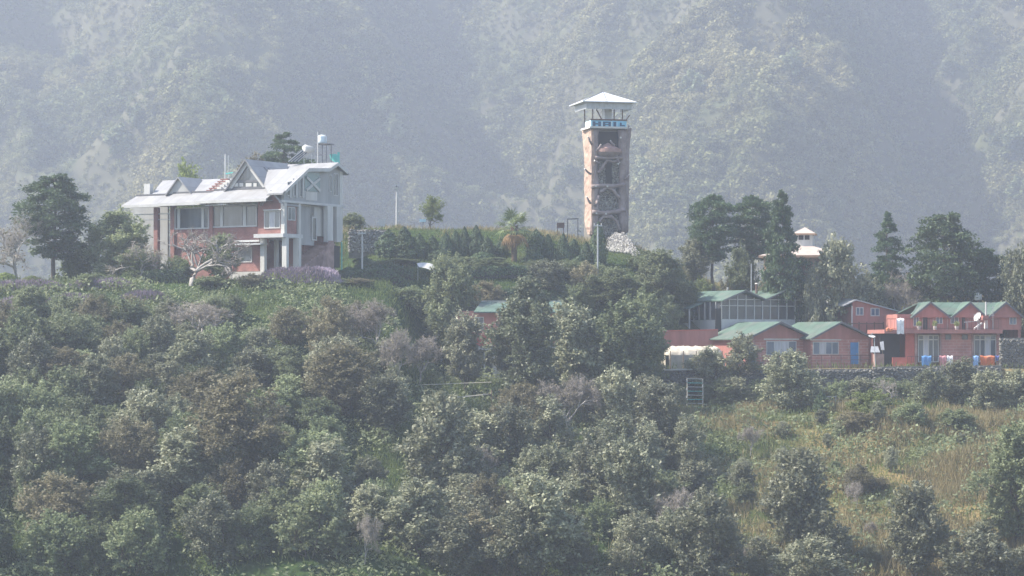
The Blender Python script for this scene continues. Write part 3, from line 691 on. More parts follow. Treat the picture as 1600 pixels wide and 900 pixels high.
slope('bare', 1398, 588, 2.4, 2.6, 'small bare white-stemmed shrub on the lower lawn', cat='shrub', var=0, ymin=188)
slope('shrub', 1495, 636, 3.0, 4.2, 'wide green shrub below the lawn edge', cat='shrub', ymin=180)
slope('shrub', 1420, 626, 2.4, 3.4, 'green shrub below the bright spreading shrub', cat='shrub', ymin=180)
slope('olive', 1340, 640, 1.6, 3.0, 'low brown shrub on the lawn edge', cat='shrub', ymin=180)
slope('olive', 365, 572, 7.8, 6.6, 'big olive-brown tree in the middle of the slope below the lodge', var=0, ymin=152)
slope('twiggy', 322, 468, 3.6, 6.0, 'low grey twiggy thicket below the lodge', cat='shrub', var=1, ymin=184)
slope('grey', 1250, 690, 7.0, 3.8, 'tall pale tree standing alone on the dry slope', var=1)
slope('grey', 1430, 744, 6.6, 3.4, 'dark-based tree between the golden grass mounds', var=1)
slope('grey', 1105, 758, 6.6, 4.4, 'silvery tree at the bottom of the slope near the forked trunks', var=2)
slope('dense', 1590, 650, 8.0, 5.0, 'large leafy tree cut by the photo edge on the dry slope', var=0)
slope('grey', 1270, 830, 5.0, 4.6, 'pale-leaved tree at the foot of the dry slope', var=2)
slope('grey', 1530, 820, 6.0, 5.2, 'broad pale tree in the lower corner of the dry slope', var=2)
slope('grey', 1545, 835, 4.0, 3.0, 'small dark tree tucked in the lower corner', var=3)
slope('grey', 1010, 652, 5.0, 2.6, 'narrow tree beside the rope bridge', var=0)
slope('grey', 920, 672, 5.6, 4.0, 'pale tree just below the wooden fence', var=3)
slope('grey', 980, 680, 6.2, 4.6, 'leafy tree below the plank steps of the rope bridge', var=2)
slope('grey', 845, 728, 7.0, 4.2, 'silvery tree below the tallest dark tree', var=0)
slope('grey', 715, 800, 6.0, 3.8, 'pale-topped tree low on the middle slope', var=1)
slope('grey', 810, 770, 7.4, 4.6, 'broad silvery tree at the lower middle of the photo', var=3)

# shrubs filling the garden terraces between hedges, and along the retaining walls
for px_, pt_, Y_, W_, k_, lab_ in [(600, 404, 207, 3.0, 'shrub', 'leafy shrub under the first cypresses'), (628, 402, 209, 2.6, 'dense', 'dark leafy shrub above the white canopy'), (725, 398, 207, 3.4, 'shrub', 'leafy shrub beneath the middle cypresses'), (770, 400, 207.5, 3.0, 'dense', 'dark shrub left below the palm'), (840, 404, 208, 2.6, 'shrub', 'leafy shrub right below the palm'),
      (890, 402, 207.5, 3.0, 'dense', 'dark shrub under the swing frame slope'), (935, 408, 206.5, 2.8, 'shrub', 'leafy shrub at the foot of the crossarm pole'), (1005, 398, 211, 2.6, 'shrub', 'shrub on the far side of the rubble heap'), (1050, 408, 210, 3.2, 'dense', 'dark shrub between the tower and the round conifer'), (1062, 425, 208, 3.0, 'shrub', 'shrub above the glass hall lean-to'),
      (520, 446, 198.5, 2.6, 'shrub', 'leafy shrub beside the purple bed end'), (560, 452, 199, 2.6, 'olive', 'brownish shrub at the foot of the slim pole'), (640, 444, 200.5, 3.0, 'shrub', 'shrub under the white canopy'), (760, 436, 202.5, 3.2, 'olive', 'brownish shrub above the green roof'), (900, 440, 203, 3.2, 'shrub', 'shrub above the end of the green roof'), (1040, 452, 205, 2.6, 'dense', 'dark shrub beside the glass hall roof')]:
    ridge(k_, px_, pt_, Y_, W_, lab_, 'shrub')
for px_, pt_, W_, k_, lab_ in [(1055, 596, 2.6, 'shrub', 'dark shrub left of the rope ladder'), (1122, 588, 3.0, 'dense', 'dark shrub right of the rope ladder'), (1150, 584, 2.8, 'grey', 'shrub against the retaining wall under the blue door'), (1195, 590, 2.8, 'shrub', 'shrub against the wall left of the bushy terrace tree'), (1268, 592, 2.4, 'dense', 'shrub against the wall behind the small cypress'),
      (1310, 590, 2.6, 'shrub', 'shrub against the wall behind the lawn markers'), (1345, 586, 2.4, 'grey', 'shrub against the wall under the bin'), (1385, 584, 2.8, 'dense', 'shrub against the wall below the porch'), (1420, 590, 2.4, 'shrub', 'shrub against the wall below the hanging bedsheet'), (1475, 586, 2.8, 'dense', 'shrub against the wall below the pink cloth'), (1525, 590, 2.6, 'shrub', 'shrub against the wall below the orange blanket'), (1570, 590, 2.8, 'dense', 'shrub against the wall below the tall stone wall')]:
    ridge(k_, px_, pt_, 194.6, W_, lab_, 'shrub')
# ------------------------------------------------------------------ the wooded slope, tree by tree
taken = [(o.location.x, o.location.y, r) for o, k, px, py, Y, H, r in PLANTS]
def opening(px, py):
    """ground the photo shows as open grass"""
    if 640 < px < 800 and 595 < py < 740: return True
    if 410 < px < 560 and 480 < py < 610 and rnd.random() < 0.5: return True
    if px > 1090 and 640 < py < 720 and rnd.random() < (0.3 if px < 1330 else 0.6): return True
    if px > 1330 and 700 <= py < 800 and rnd.random() < 0.6: return True
    if px > 1380 and 800 <= py < 880 and rnd.random() < 0.4: return True
    return False
SLOPE = []
gy = 151.0
while gy < 192:
    gx = -43.0
    while gx < 43:
        x = gx + rnd.uniform(-1.1, 1.1); y = gy + rnd.uniform(-1.2, 1.2); gx += 3.1
        z = hz(x, y); px = 800 + FOC * x / y; py = HZ - FOC * z / y
        if px < -40 or px > 1640 or py > 1010 or py < 490: continue
        if opening(px, py): continue
        if px > 560 and y > 184: continue
        if px > 880 and y > 188: continue
        if 1035 < px < 1130 and y > 174: continue
        left = px < 560
        u = rnd.random()
        if left:
            kind = 'shrub' if u < 0.60 else 'grey' if u < 0.82 else 'olive' if u < 0.9 else 'dense'
            H = rnd.uniform(2.6, 4.8) if kind == 'shrub' else rnd.uniform(3.4, 5.6)
            if y > 182: H *= 0.62
            if 130 < px < 480 and 560 < py < 700: H *= 0.8
        else:
            kind = 'grey' if u < 0.6 else 'shrub' if u < 0.8 else 'olive' if u < 0.92 else 'twiggy'
            H = rnd.uniform(2.4, 5.2) if kind != 'shrub' else rnd.uniform(1.6, 3.2)
            if px > 1100: H *= rnd.choice((0.35, 0.55, 0.8)) if y < 168 else rnd.uniform(0.28, 0.55)
            if rnd.random() < (0.15 if px > 1130 else 0.12): continue
        W = H * rnd.uniform(0.85, 1.25) if kind in ('shrub', 'olive') else H * rnd.uniform(0.62, 0.9)
        if any((x - a) ** 2 + (y - b) ** 2 < (0.35 * r + 0.2 * W) ** 2 for a, b, r in taken): continue
        taken.append((x, y, W / 2))
        SLOPE.append((plant(kind, px, y, H, W, cat='shrub' if kind == 'shrub' else 'tree'), kind, px, py))
    gy += 3.0
ORD = ['leftmost', 'second', 'third', 'fourth', 'fifth', 'sixth', 'seventh', 'eighth', 'ninth', 'tenth', 'eleventh', 'twelfth', 'thirteenth', 'fourteenth', 'fifteenth', 'sixteenth', 'seventeenth', 'eighteenth', 'nineteenth', 'twentieth', 'twenty-first', 'twenty-second', 'twenty-third', 'twenty-fourth']
LOOK = {'shrub': 'mid-green leafy shrub', 'grey': 'glossy grey-green tree', 'olive': 'olive-brown tree', 'dense': 'dense dark green tree', 'twiggy': 'half-bare twiggy tree'}
rows = {}
for o_, k_, px_, py_ in SLOPE:
    side = 'lodge slope' if px_ < 560 else 'middle slope' if px_ < 1100 else 'dry slope'
    band = min(5, int((py_ - 490) / 95)) if py_ < 965 else 5
    rows.setdefault((k_, side, band), []).append((px_, o_))
BAND = ['highest', 'second-highest', 'third-highest', 'fourth-highest', 'second-lowest', 'lowest']
for (k_, side, band), lst in rows.items():
    lst.sort(key=lambda q: q[0])
    for i_, (px_, o_) in enumerate(lst):
        w_ = ORD[i_] + (' from left' if i_ else '')
        o_['label'] = '%s, %s in the %s belt of the %s' % (LOOK[k_], w_, BAND[band], side)
        o_['group'] = 'trees and shrubs on the wooded slope'
# ------------------------------------------------------------------ ground cover nobody could count
def stuff(name, V, Q, mat):
    o = bpy.data.objects.new(name, np_mesh(name, V, Q, mat)); link(o); tag(o, kind='stuff'); return o
def on_slope(n, x0, x1, y0, y1, dens):
    x = rs.uniform(x0, x1, n); y = rs.uniform(y0, y1, n)
    px = 800 + FOC * x / y; k = (np.abs(px - 800) < 1200) & (rs.rand(n) < dens(x, y))
    x, y = x[k], y[k]
    return np.stack([x, y, hill(x, y)], -1)
# leafy undergrowth between the trees
clump = lambda x, y: np.clip((fbm(x / 2.6, y / 2.6, 3) - 0.38) * 4, 0, 1)
P = on_slope(270000, -60, 60, 148, 195.6, lambda x, y: clump(x, y) * np.where(x > 14, 0.75, 1.0))
hgt = 0.9 * rs.rand(len(P)) ** 0.7 * (0.4 + clump(P[:, 0] * 1.7, P[:, 1] * 1.7))
P[:, 2] += hgt
l = 0.26 * (0.5 + rs.rand(len(P)))
V, Q = diamonds(P, unit(rs.randn(len(P), 3) * 0.6 + [0, 0, 0.8]), l, l * 0.55)
stuff('undergrowth', V, Q, M_LEAF['shrub'])
def blades(P, h, w, lean=0.35):
    N = len(P); t = unit(np.array([0, 0, 1.0]) + rs.randn(N, 3) * lean); t[:, 2] = np.abs(t[:, 2])
    n = unit(rs.randn(N, 3)); n = unit(n - t * np.sum(n * t, 1, keepdims=True))
    return diamonds(P + t * (h / 2)[:, None], n, h, w, t)
# tall dry grass on the open slope
dry = lambda x, y: np.clip((fbm(x / 5 + 7, y / 4 + 1, 3) - 0.40) * 5, 0, 1)
P = on_slope(300000, 4, 60, 150, 196, lambda x, y: dry(x, y) * np.clip((x - 8) / 22, 0.04, 1))
V, Q = blades(P, 0.75 * (0.4 + rs.rand(len(P))), 0.055)
stuff('dry_grass', V, Q, M_LEAF['straw'])
P = on_slope(220000, -58, 58, 150, 199, lambda x, y: (1 - 0.75 * dry(x, y)) * np.where(x > 4, 0.6, 0.8))
V, Q = blades(P, 0.5 * (0.4 + rs.rand(len(P))), 0.06)
stuff('green_grass', V, Q, M_LEAF['grass'])
# short grass on the garden terraces
P = on_slope(150000, -56, 56, 196.5, 224, lambda x, y: 0.8 + 0 * x)
k = ~((P[:, 0] > 10.5) & (P[:, 1] < 213)); P = P[k]
V, Q = blades(P, 0.28 * (0.3 + rs.rand(len(P))), 0.05)
stuff('terrace_grass', V, Q, M_LEAF['grass'])
P = on_slope(26000, -16, 34, 214.5, 226, lambda x, y: dry(x * 2, y * 2) * 0.8)
V, Q = blades(P, 0.6 * (0.3 + rs.rand(len(P))), 0.05)
stuff('ridge_dry_grass', V, Q, M_LEAF['straw'])
# purple flower beds
def bed(name, cx, cy, rx, ry, hmax, n):
    a = rs.rand(n) * 6.283; r = np.sqrt(rs.rand(n)); x = cx + rx * r * np.cos(a); y = cy + ry * r * np.sin(a)
    top = hmax * np.clip(1.1 - r ** 3, 0.2, 1) * (0.75 + 0.4 * fbm(x * 1.2, y * 1.2, 3))
    k = int(n * 0.7)
    gz = hill(x, y)
    z = gz + top * rs.rand(n) ** 0.6
    l = 0.16 * (0.6 + rs.rand(n))
    V, Q = diamonds(np.stack([x, y, z], -1)[:k], unit(rs.randn(k, 3) + [0, 0, .6]), l[:k], l[:k] * .4)
    o = stuff(name, V, Q, M_LEAF['bright'])
    P = np.stack([x, y, gz + top * 0.93], -1)[k:]
    V, Q = blades(P, 0.30 * (0.5 + rs.rand(len(P))), 0.07, 0.25)
    f = bpy.data.objects.new('flower_spikes', np_mesh('flower_spikes', V, Q, M_LEAF['purple'])); link(f, o); tag(f, kind='stuff')
for c in ((463, 197.2, 3.0, 1.7, 0.95, 9000), (505, 197.8, 1.5, 1.3, 0.95, 4500), (40, 195.2, 3.0, 0.7, 0.55, 3600), (160, 195.6, 2.6, 0.7, 0.5, 3000), (22, 192.3, 1.5, 0.6, 0.6, 2000), (112, 192.6, 2.2, 0.6, 0.55, 2600), (225, 193.2, 1.8, 0.6, 0.5, 2000)):
    bed('flower_bed', (c[0] - 800) * c[1] / FOC, c[1], *c[2:])
# scrub on the far mountain: tens of thousands of bushes, laid by geometry nodes
def far_bush(seed, m_, squash):
    d = unit(rs.randn(m_, 3) + [0, 0, 0.35]); lob = unit(rs.randn(6, 3) + [0, 0, .3]) * .5
    pos = lob[rs.randint(0, 6, m_)] + d * (0.3 + 0.35 * rs.rand(m_, 1)); pos[:, 2] = pos[:, 2] * squash + .45
    l = 0.30 * (0.6 + 0.8 * rs.rand(m_))
    V, Q = diamonds(pos, unit(d + [0, 0, .3] + rs.randn(m_, 3) * .5), l, l * 0.65)
    return bpy.data.objects.new('far_bush', np_mesh('far_bush', V, Q, M_LEAF['far']))
BUSH = [far_bush(i, 110, q) for i, q in enumerate((.8, 1.0, 1.25, .7))]
n = 500000
x = rs.uniform(-280, 280, n); y = rs.uniform(480, 990, n)
dn = fbm(x / 24 + 2, y / 24 + 4, 4)
zz = mountain_h(x, y); steep = np.sqrt(1 + ((mountain_h(x + 1.5, y) - zz) / 1.5) ** 2 + ((mountain_h(x, y + 1.5) - zz) / 1.5) ** 2)
seen = HZ - FOC * zz / y
k = (np.abs(x / y) < 0.265) & (seen < 520) & (seen > -90) & (rs.rand(n) < np.clip((dn - 0.30) * 4.0, 0.6, 1) * np.clip(steep / 2.6, .3, 1)); x, y, dn = x[k], y[k], dn[k]
pm = bpy.data.meshes.new('mountain_scrub'); pm.vertices.add(len(x))
pm.vertices.foreach_set('co', np.stack([x, y, mountain_h(x, y) - 0.15], -1).astype(np.float32).ravel())
sc_ = (0.75 + (0.35 + 0.5 * np.clip((dn - .33) * 6, 0, 1)) * rs.rand(len(x)) + 2.3 * rs.rand(len(x)) ** 5 * np.clip((dn - .3) * 4, 0, 1)).astype(np.float32)
pm.attributes.new('size', 'FLOAT', 'POINT').data.foreach_set('value', sc_)
pm.attributes.new('turn', 'FLOAT', 'POINT').data.foreach_set('value', (rs.rand(len(x)) * 6.28).astype(np.float32))
pm.attributes.new('pick', 'INT', 'POINT').data.foreach_set('value', rs.randint(0, 4, len(x)).astype(np.int32))
ms = bpy.data.objects.new('mountain_scrub', pm); link(ms); tag(ms, kind='stuff')
ng = bpy.data.node_groups.new('scatter_scrub', 'GeometryNodeTree')
ng.interface.new_socket('Geometry', in_out='INPUT', socket_type='NodeSocketGeometry'); ng.interface.new_socket('Geometry', in_out='OUTPUT', socket_type='NodeSocketGeometry')
gi, go = ng.nodes.new('NodeGroupInput'), ng.nodes.new('NodeGroupOutput')
iop = ng.nodes.new('GeometryNodeInstanceOnPoints'); iop.inputs['Pick Instance'].default_value = True
g2i = ng.nodes.new('GeometryNodeGeometryToInstance')
for b_ in BUSH[::-1]:
    oi_ = ng.nodes.new('GeometryNodeObjectInfo'); oi_.inputs['Object'].default_value = b_; ng.links.new(oi_.outputs['Geometry'], g2i.inputs[0])
def attr(nm, ty):
    a_ = ng.nodes.new('GeometryNodeInputNamedAttribute'); a_.data_type = ty; a_.inputs['Name'].default_value = nm; return a_.outputs['Attribute']
cx = ng.nodes.new('ShaderNodeCombineXYZ'); ng.links.new(attr('turn', 'FLOAT'), cx.inputs[2])
er = ng.nodes.new('FunctionNodeEulerToRotation'); ng.links.new(cx.outputs[0], er.inputs[0])
ng.links.new(gi.outputs[0], iop.inputs['Points']); ng.links.new(g2i.outputs[0], iop.inputs['Instance']); ng.links.new(er.outputs[0], iop.inputs['Rotation'])
ng.links.new(attr('size', 'FLOAT'), iop.inputs['Scale']); ng.links.new(attr('pick', 'INT'), iop.inputs['Instance Index']); ng.links.new(iop.outputs[0], go.inputs[0])
ms.modifiers.new('scatter', 'NODES').node_group = ng
# pale trees that stand out on the mountain
FT = [(607, 172, 9, 'pale tree alone on the dark gully wall, upper of two'), (612, 203, 7.5, 'pale tree alone on the dark gully wall, lower of two'), (1008, 268, 8, 'pale leaning tree on the mountain just beside the tower'),
      (1020, 300, 6, 'pale bush on the mountain beside the tower base'), (1585, 222, 9, 'pale tree on the mountain at the photo edge, upper one'), (1590, 290, 7, 'pale tree on the mountain at the photo edge, lower one'),
      (1240, 100, 8, 'pale tree on the crest of the sunlit mountain spur'), (1485, 105, 7, 'pale tree on the shaded mountain face beyond the spur'), (185, 225, 9, 'pale broad tree low on the mountain above the rounded tree'),
      (120, 90, 6, 'pale tree by the rocky outcrop high on the mountain'), (215, 185, 7, 'pale tree on the mountain slope above the lodge end'), (1080, 130, 7, 'pale tree at the shaded foot of the mountain spur'), (890, 275, 6, 'small pale tree on the mountain beside the tower flank')]
for px_, py_, H_, lab_ in FT:
    yy = np.arange(600, 1000, 1.0); xx = (px_ - 800) * yy / FOC; zz = mountain_h(xx, yy)
    pp = HZ - FOC * (zz + H_ * 0.5) / yy
    j = int(np.argmax(pp <= py_)) if (pp <= py_).any() else 0
    o_ = plant('farpale', px_, float(yy[j]), H_, H_ * 0.95, label=lab_, cat='tree', z=float(zz[j]) - 0.5, group='pale trees on the mountain')
# ------------------------------------------------------------------ materials of the buildings
M = dict(
    roof=paint('white_sheet_roof', (0.31, 0.31, 0.315), 0.6, 0.2, 0.8, (0.21, 0.20, 0.19), 0.6, sheet=0.28),
    white=paint('white_paint', (0.50, 0.495, 0.48), 0.6, 0.15, 2.0, (0.45, 0.42, 0.38), 0.25, streak=True),
    cream=paint('cream_plaster', (0.55, 0.535, 0.50), 0.8, 0.2, 1.5, (0.34, 0.31, 0.28), 0.4, streak=True),
    grey=paint('grey_render', (0.36, 0.36, 0.35), 0.9, 0.25, 1.3, (0.22, 0.22, 0.21), 0.5, streak=True),
    brick=masonry('red_brickwork', (0.31, 0.125, 0.10), (0.24, 0.09, 0.075), (0.29, 0.22, 0.195), 0.24, 0.085),
    redwall=masonry('red_block_wall', (0.46, 0.215, 0.175), (0.41, 0.18, 0.15), (0.50, 0.33, 0.285), 0.5, 0.22),
    redplain=paint('red_painted_plaster', (0.38, 0.165, 0.14), 0.8, 0.3, 1.6, (0.25, 0.13, 0.115), 0.5, streak=True),
    redbright=paint('bright_red_paint', (0.44, 0.12, 0.09), 0.7, 0.2, 2.0),
    glass=paint('dark_window_glass', (0.11, 0.125, 0.14), 0.15, 0.7, 1.1, spec=0.7, streak=True),  # reflections and the hazy view through are put into this streaked colour
    glassb=paint('blue_window_glass', (0.09, 0.13, 0.19), 0.15, 0.3, 0.8, spec=0.7),
    curtain=paint('pale_curtain', (0.50, 0.50, 0.52), 0.9, 0.3, 5.0, streak=True),
    dark=paint('dark_opening', (0.035, 0.033, 0.033), 0.9, 0.3, 2.0),  # near-black colour stands in for shade inside openings, recesses and gaps
    beam=paint('dark_grey_beam', (0.13, 0.13, 0.14), 0.7, 0.2, 3.0),
    teal=paint('teal_paint', (0.10, 0.46, 0.42), 0.5, 0.2, 3.0),
    tealglass=paint('teal_glass_panel', (0.12, 0.20, 0.21), 0.2, 0.3, 1.0, spec=0.6),
    greenroof=paint('green_sheet_roof', (0.105, 0.165, 0.13), 0.6, 0.3, 1.0, (0.17, 0.165, 0.15), 0.8, sheet=0.35),
    steel=paint('dull_steel', (0.42, 0.43, 0.44), 0.45, 0.2, 4.0, metal=0.4),
    rust=paint('rusty_dark_steel', (0.14, 0.085, 0.065), 0.8, 0.4, 5.0),
    stone=paint('dark_wall_stone', (0.15, 0.145, 0.13), 0.95, 0.4, 1.8, bump=0.4, island=0.4),
    stained=paint('stained_pink_plaster', (0.36, 0.24, 0.21), 0.9, 0.4, 1.4, (0.15, 0.10, 0.09), 0.7),
    bluepaint=paint('blue_painted_door', (0.07, 0.24, 0.50), 0.5, 0.2, 2.0),
    wood=paint('weathered_timber', (0.23, 0.17, 0.12), 0.85, 0.35, 4.0),
)
class Frame:
    """a building's own axes: u along the front (to the right), w into the building, z up"""
    def __init__(s, px, Y, ang):
        s.O = Vector(((px - 800) * Y / FOC, Y, 0)); a = R(ang)
        s.U = Vector((math.cos(a), -math.sin(a), 0)); s.W = Vector((math.sin(a), math.cos(a), 0))
    def __call__(s, u, w, z): p = s.O + s.U * u + s.W * w; return Vector((p.x, p.y, z))
    def F(s, px, py, w):
        """(u, z) on the front-parallel plane at depth w of what the photo shows at px, py"""
        k = (px - 800) / FOC; A = s.O + s.W * w
        u = (k * A.y - A.x) / (s.U.x - k * s.U.y); return u, (HZ - py) * (A.y + u * s.U.y) / FOC
    def S(s, px, py, u):
        """(w, z) on the side plane at u"""
        k = (px - 800) / FOC; A = s.O + s.U * u
        w = (k * A.y - A.x) / (s.W.x - k * s.W.y); return w, (HZ - py) * (A.y + w * s.W.y) / FOC
def fbox(fr, px0, px1, py0, py1, w0, w1):
    """box whose front face (at depth w0) covers the photo rectangle"""
    u0, za = fr.F(px0, py0, w0); u1, zb = fr.F(px1, py1, w0); _, zc = fr.F(px0, py1, w0); _, zd = fr.F(px1, py0, w0)
    return MB().box(u0, u1, w0, w1, (zb + zc) / 2, (za + zd) / 2, fr)
def sbox(fr, px0, px1, py0, py1, u, t):
    """box whose face on the side plane u covers the photo rectangle, t thick inwards"""
    w0, za = fr.S(px0, py0, u); w1, zb = fr.S(px1, py1, u); _, zc = fr.S(px0, py1, u); _, zd = fr.S(px1, py0, u)
    return MB().box(u - t, u, w0, w1, (zb + zc) / 2, (za + zd) / 2, fr)
def fwin(T, fr, px0, px1, py0, py1, w, bars=1, frame='white', glass='glass', t=0.07, parent=None, hbar=0, name='window', curtains=()):
    """window on a front plane: dark pane set back, frame members proud of the wall"""
    u0, za = fr.F(px0, py0, w); u1, zb = fr.F(px1, py1, w); _, zc = fr.F(px0, py1, w); _, zd = fr.F(px1, py0, w); z1, z0 = (za + zd) / 2, (zb + zc) / 2
    fo = T.part(name, MB().box(u0, u1, w - 0.05, w + 0.02, z0, z0 + t, fr).box(u0, u1, w - 0.05, w + 0.02, z1 - t, z1, fr).box(u0, u0 + t, w - 0.05, w + 0.02, z0 + t, z1 - t, fr).box(u1 - t, u1, w - 0.05, w + 0.02, z0 + t, z1 - t, fr), M[frame], parent)
    n = bars + 1
    xs_ = [u0 + t + (u1 - u0 - 2 * t) * i / n for i in range(n + 1)]
    if parent is None:
        for i in range(n):
            T.part('pane', MB().box(xs_[i], xs_[i + 1] - 0.004, w - 0.025, w - 0.005, z0 + t, z1 - t, fr), M['curtain'] if i in curtains else M[glass], fo)
        for i in range(1, n): T.part('mullion', MB().box(xs_[i] - t / 2, xs_[i] + t / 2, w - 0.045, w - 0.026, z0 + t, z1 - t, fr), M[frame], fo)
        for j in range(hbar):
            zz = z0 + (z1 - z0) * (j + 1) / (hbar + 1); T.part('transom', MB().box(u0 + t, u1 - t, w - 0.055, w - 0.046, zz - t / 2, zz + t / 2, fr), M[frame], fo)
    return fo
def swin(T, fr, px0, px1, py0, py1, u, bars=1, frame='white', glass='glass', t=0.07, hbar=0, name='window'):
    w0, za = fr.S(px0, py0, u); w1, zb = fr.S(px1, py1, u); _, zc = fr.S(px0, py1, u); _, zd = fr.S(px1, py0, u); z1, z0 = (za + zd) / 2, (zb + zc) / 2
    fo = T.part(name, MB().box(u - 0.02, u + 0.05, w0, w1, z0, z0 + t, fr).box(u - 0.02, u + 0.05, w0, w1, z1 - t, z1, fr).box(u - 0.02, u + 0.05, w0, w0 + t, z0 + t, z1 - t, fr).box(u - 0.02, u + 0.05, w1 - t, w1, z0 + t, z1 - t, fr), M[frame])
    n = bars + 1; xs_ = [w0 + t + (w1 - w0 - 2 * t) * i / n for i in range(n + 1)]
    for i in range(n): T.part('pane', MB().box(u + 0.005, u + 0.025, xs_[i], xs_[i + 1] - 0.004, z0 + t, z1 - t, fr), M[glass], fo)
    for i in range(1, n): T.part('mullion', MB().box(u + 0.026, u + 0.045, xs_[i] - t / 2, xs_[i] + t / 2, z0 + t, z1 - t, fr), M[frame], fo)
    return fo

# ------------------------------------------------------------------ the lodge
fr = Frame(443, 200, 30)
GZ = 5.0
T = Thing('lodge', 'white-roofed red brick lodge with glazed veranda and steep gables on the ridge', 'house', fr(0, 0, GZ))
LODGE = fr
zslab = fr.F(443, 371, 0)[1]; zslabt = fr.F(443, 365, 0)[1]
zeave = fr.F(443, 316, 0)[1]
# main body (first floor), red brick front set behind the veranda glazing
uL = fr.F(272, 340, 0.6)[0]; uB = fr.F(403, 340, 0)[0]
T.part('wall', MB().box(uB, 0, 0.0, 1.5, zslabt + 0.003, zeave + 0.1, fr), M['brick'], label='red brick bay wall under the small gable')
T.part('wall', MB().box(uL, uB - 0.003, 0.62, 1.5, zslab - 0.6, fr.F(340, 356, .6)[1], fr), M['brick'])
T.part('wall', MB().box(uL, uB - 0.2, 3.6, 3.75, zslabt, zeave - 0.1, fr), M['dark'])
T.part('floor_slab', MB().box(uL, uB - 0.02, 0.72, 8, zslab - 0.05, zslab + 0.28, fr), M['cream'])
T.part('wall', MB().box(uL + 0.3, -1.0, 4.2, 8.0, GZ - 0.3, zslab - 0.06, fr), M['brick'])
T.part('wall', MB().box(uL + 0.2, -0.3, 4.0, 8.2, zslab + 0.3, zeave + 0.2, fr), M['cream'])
# veranda glazing
gl = fwin(T, fr, 330, 402, 320, 355, 0.6, 0, t=0.1, parent=T.o, name='veranda_window')
for a, b in ((332.5, 343.5), (348.5, 379), (385, 400)):
    T.part('pane', fbox(fr, a, b, 322.5, 353.5, 0.63, 0.65), M['glass'], gl)
for c in (346, 382):
    T.part('mullion', fbox(fr, c - 2.4, c + 2.4, 322, 353.5, 0.56, 0.62), M['white'], gl)
g2 = fwin(T, fr, 273, 327, 324, 358, 0.6, 0, t=0.1, parent=T.o, name='veranda_window')
for a, b in ((275.5, 277), (281, 314.5), (319, 325)):
    T.part('pane', fbox(fr, a, b, 326, 356, 0.63, 0.65), M['glass'], g2)
for c in (279, 316.5):
    T.part('mullion', fbox(fr, c - 2.0, c + 2.0, 325, 356, 0.56, 0.62), M['white'], g2)
for a, b, t_, bt in ((266, 272, 322, 452), (327, 332, 321, 375), (240, 246, 324, 452)):
    T.part('brick_post', fbox(fr, a, b, t_, bt, 0.5, 0.85), M['brick'])
T.part('wall', MB().box(uL, fr.F(364, 400, .78)[0], .78, 1.0, GZ - .4, zslab - .62, fr), M['brick'])
T.part('railing', fbox(fr, 205, 266, 334, 335.5, 0.6, 0.66).box(*[fr.F(205, 0, .6)[0], fr.F(266, 0, .6)[0]], 0.6, 0.66, fr.F(235, 344, .6)[1], fr.F(235, 343, .6)[1], fr), M['white'])
T.part('wall', fbox(fr, 205, 262, 322, 450, 3.0, 3.2), M['grey'])
# skirt roofs over the veranda: three stepped lengths, each a slope with a pale fascia
def skirt(px0, px1, pyb0, pyb1, pyt0, pyt1, wf, wb):
    u0, zb0 = fr.F(px0, pyb0, wf); u1, zb1 = fr.F(px1, pyb1, wf); zb = (zb0 + zb1) / 2
    _, zt0 = fr.F(px0, pyt0, wb); _, zt1 = fr.F(px1, pyt1, wb); zt = (zt0 + zt1) / 2
    th = 0.10
    o = T.part('skirt_roof', MB().hexa([fr(u0, wf, zb), fr(u1, wf, zb), fr(u1, wb, zt - th), fr(u0 + 0.5, wb, zt - th), fr(u0, wf, zb + th), fr(u1, wf, zb + th), fr(u1, wb, zt), fr(u0 + 0.5, wb, zt)]), M['roof'])
    T.part('fascia', MB().box(u0, u1, wf - 0.05, wf - 0.003, zb - 0.12, zb + th, fr), M['white'], o)
    T.part('flashing', MB().box(u0 + 0.45, u1, wb - 0.06, wb + 0.1, zt + 0.003, zt + 0.12, fr), M['beam'], o)
    T.part('soffit', MB().box(u0 + 0.1, u1 - 0.02, wf + 0.02, wb, zb - 0.05, zb - 0.003, fr), M['cream'], o)
    return zt
skirt(190, 262, 323, 320, 307, 305, -0.25, 1.1)
skirt(245, 322, 320, 317, 303, 301, -0.55, 1.05)
zt3 = skirt(306, 416, 316, 312, 298, 296, -0.85, 1.0)
# left roof: ridge along the front, sloping to the skirt
def uz(px, py, w): u, z = fr.F(px, py, w); return fr(u, w, z)
T.part('roof', MB().prism([uz(238, 303, 1.2), uz(392, 299, 1.2), uz(362, 279, 4.2), uz(254, 282, 4.2)], (0, 0, -0.14)).prism([uz(254, 282, 4.2), uz(362, 279, 4.2), fr(fr.F(385, 0, 7.2)[0], 7.2, zt3 + 0.1), fr(fr.F(285, 0, 7.2)[0], 7.2, zt3 + 0.1)], (0, 0, -0.14)), M['roof'], label='long low white roof over the veranda wing')
# dormer
uc, zc_ = fr.F(280, 278, 1.0); ul, zl = fr.F(263, 303, 1.0); ur, zr = fr.F(298, 301, 1.0)
dl = T.part('dormer_roof', MB().prism([fr(ul - .15, .8, zl - .05), fr(uc, .8, zc_ + .1), fr(uc, 4, zc_ + .1), fr(ul - .15, 2, zl - .05)], (0, 0, -.12)).prism([fr(uc, .8, zc_ + .1), fr(ur + .15, .8, zr - .05), fr(ur + .15, 2, zr - .05), fr(uc, 4, zc_ + .1)], (0, 0, -.12)), M['roof'])
T.part('dormer_window', MB().prism([fr(ul, 1.0, zl), fr(ur, 1.0, zr), fr(uc, 1.0, zc_ - .05)], fr.W * 0.05), M['grey'], dl)
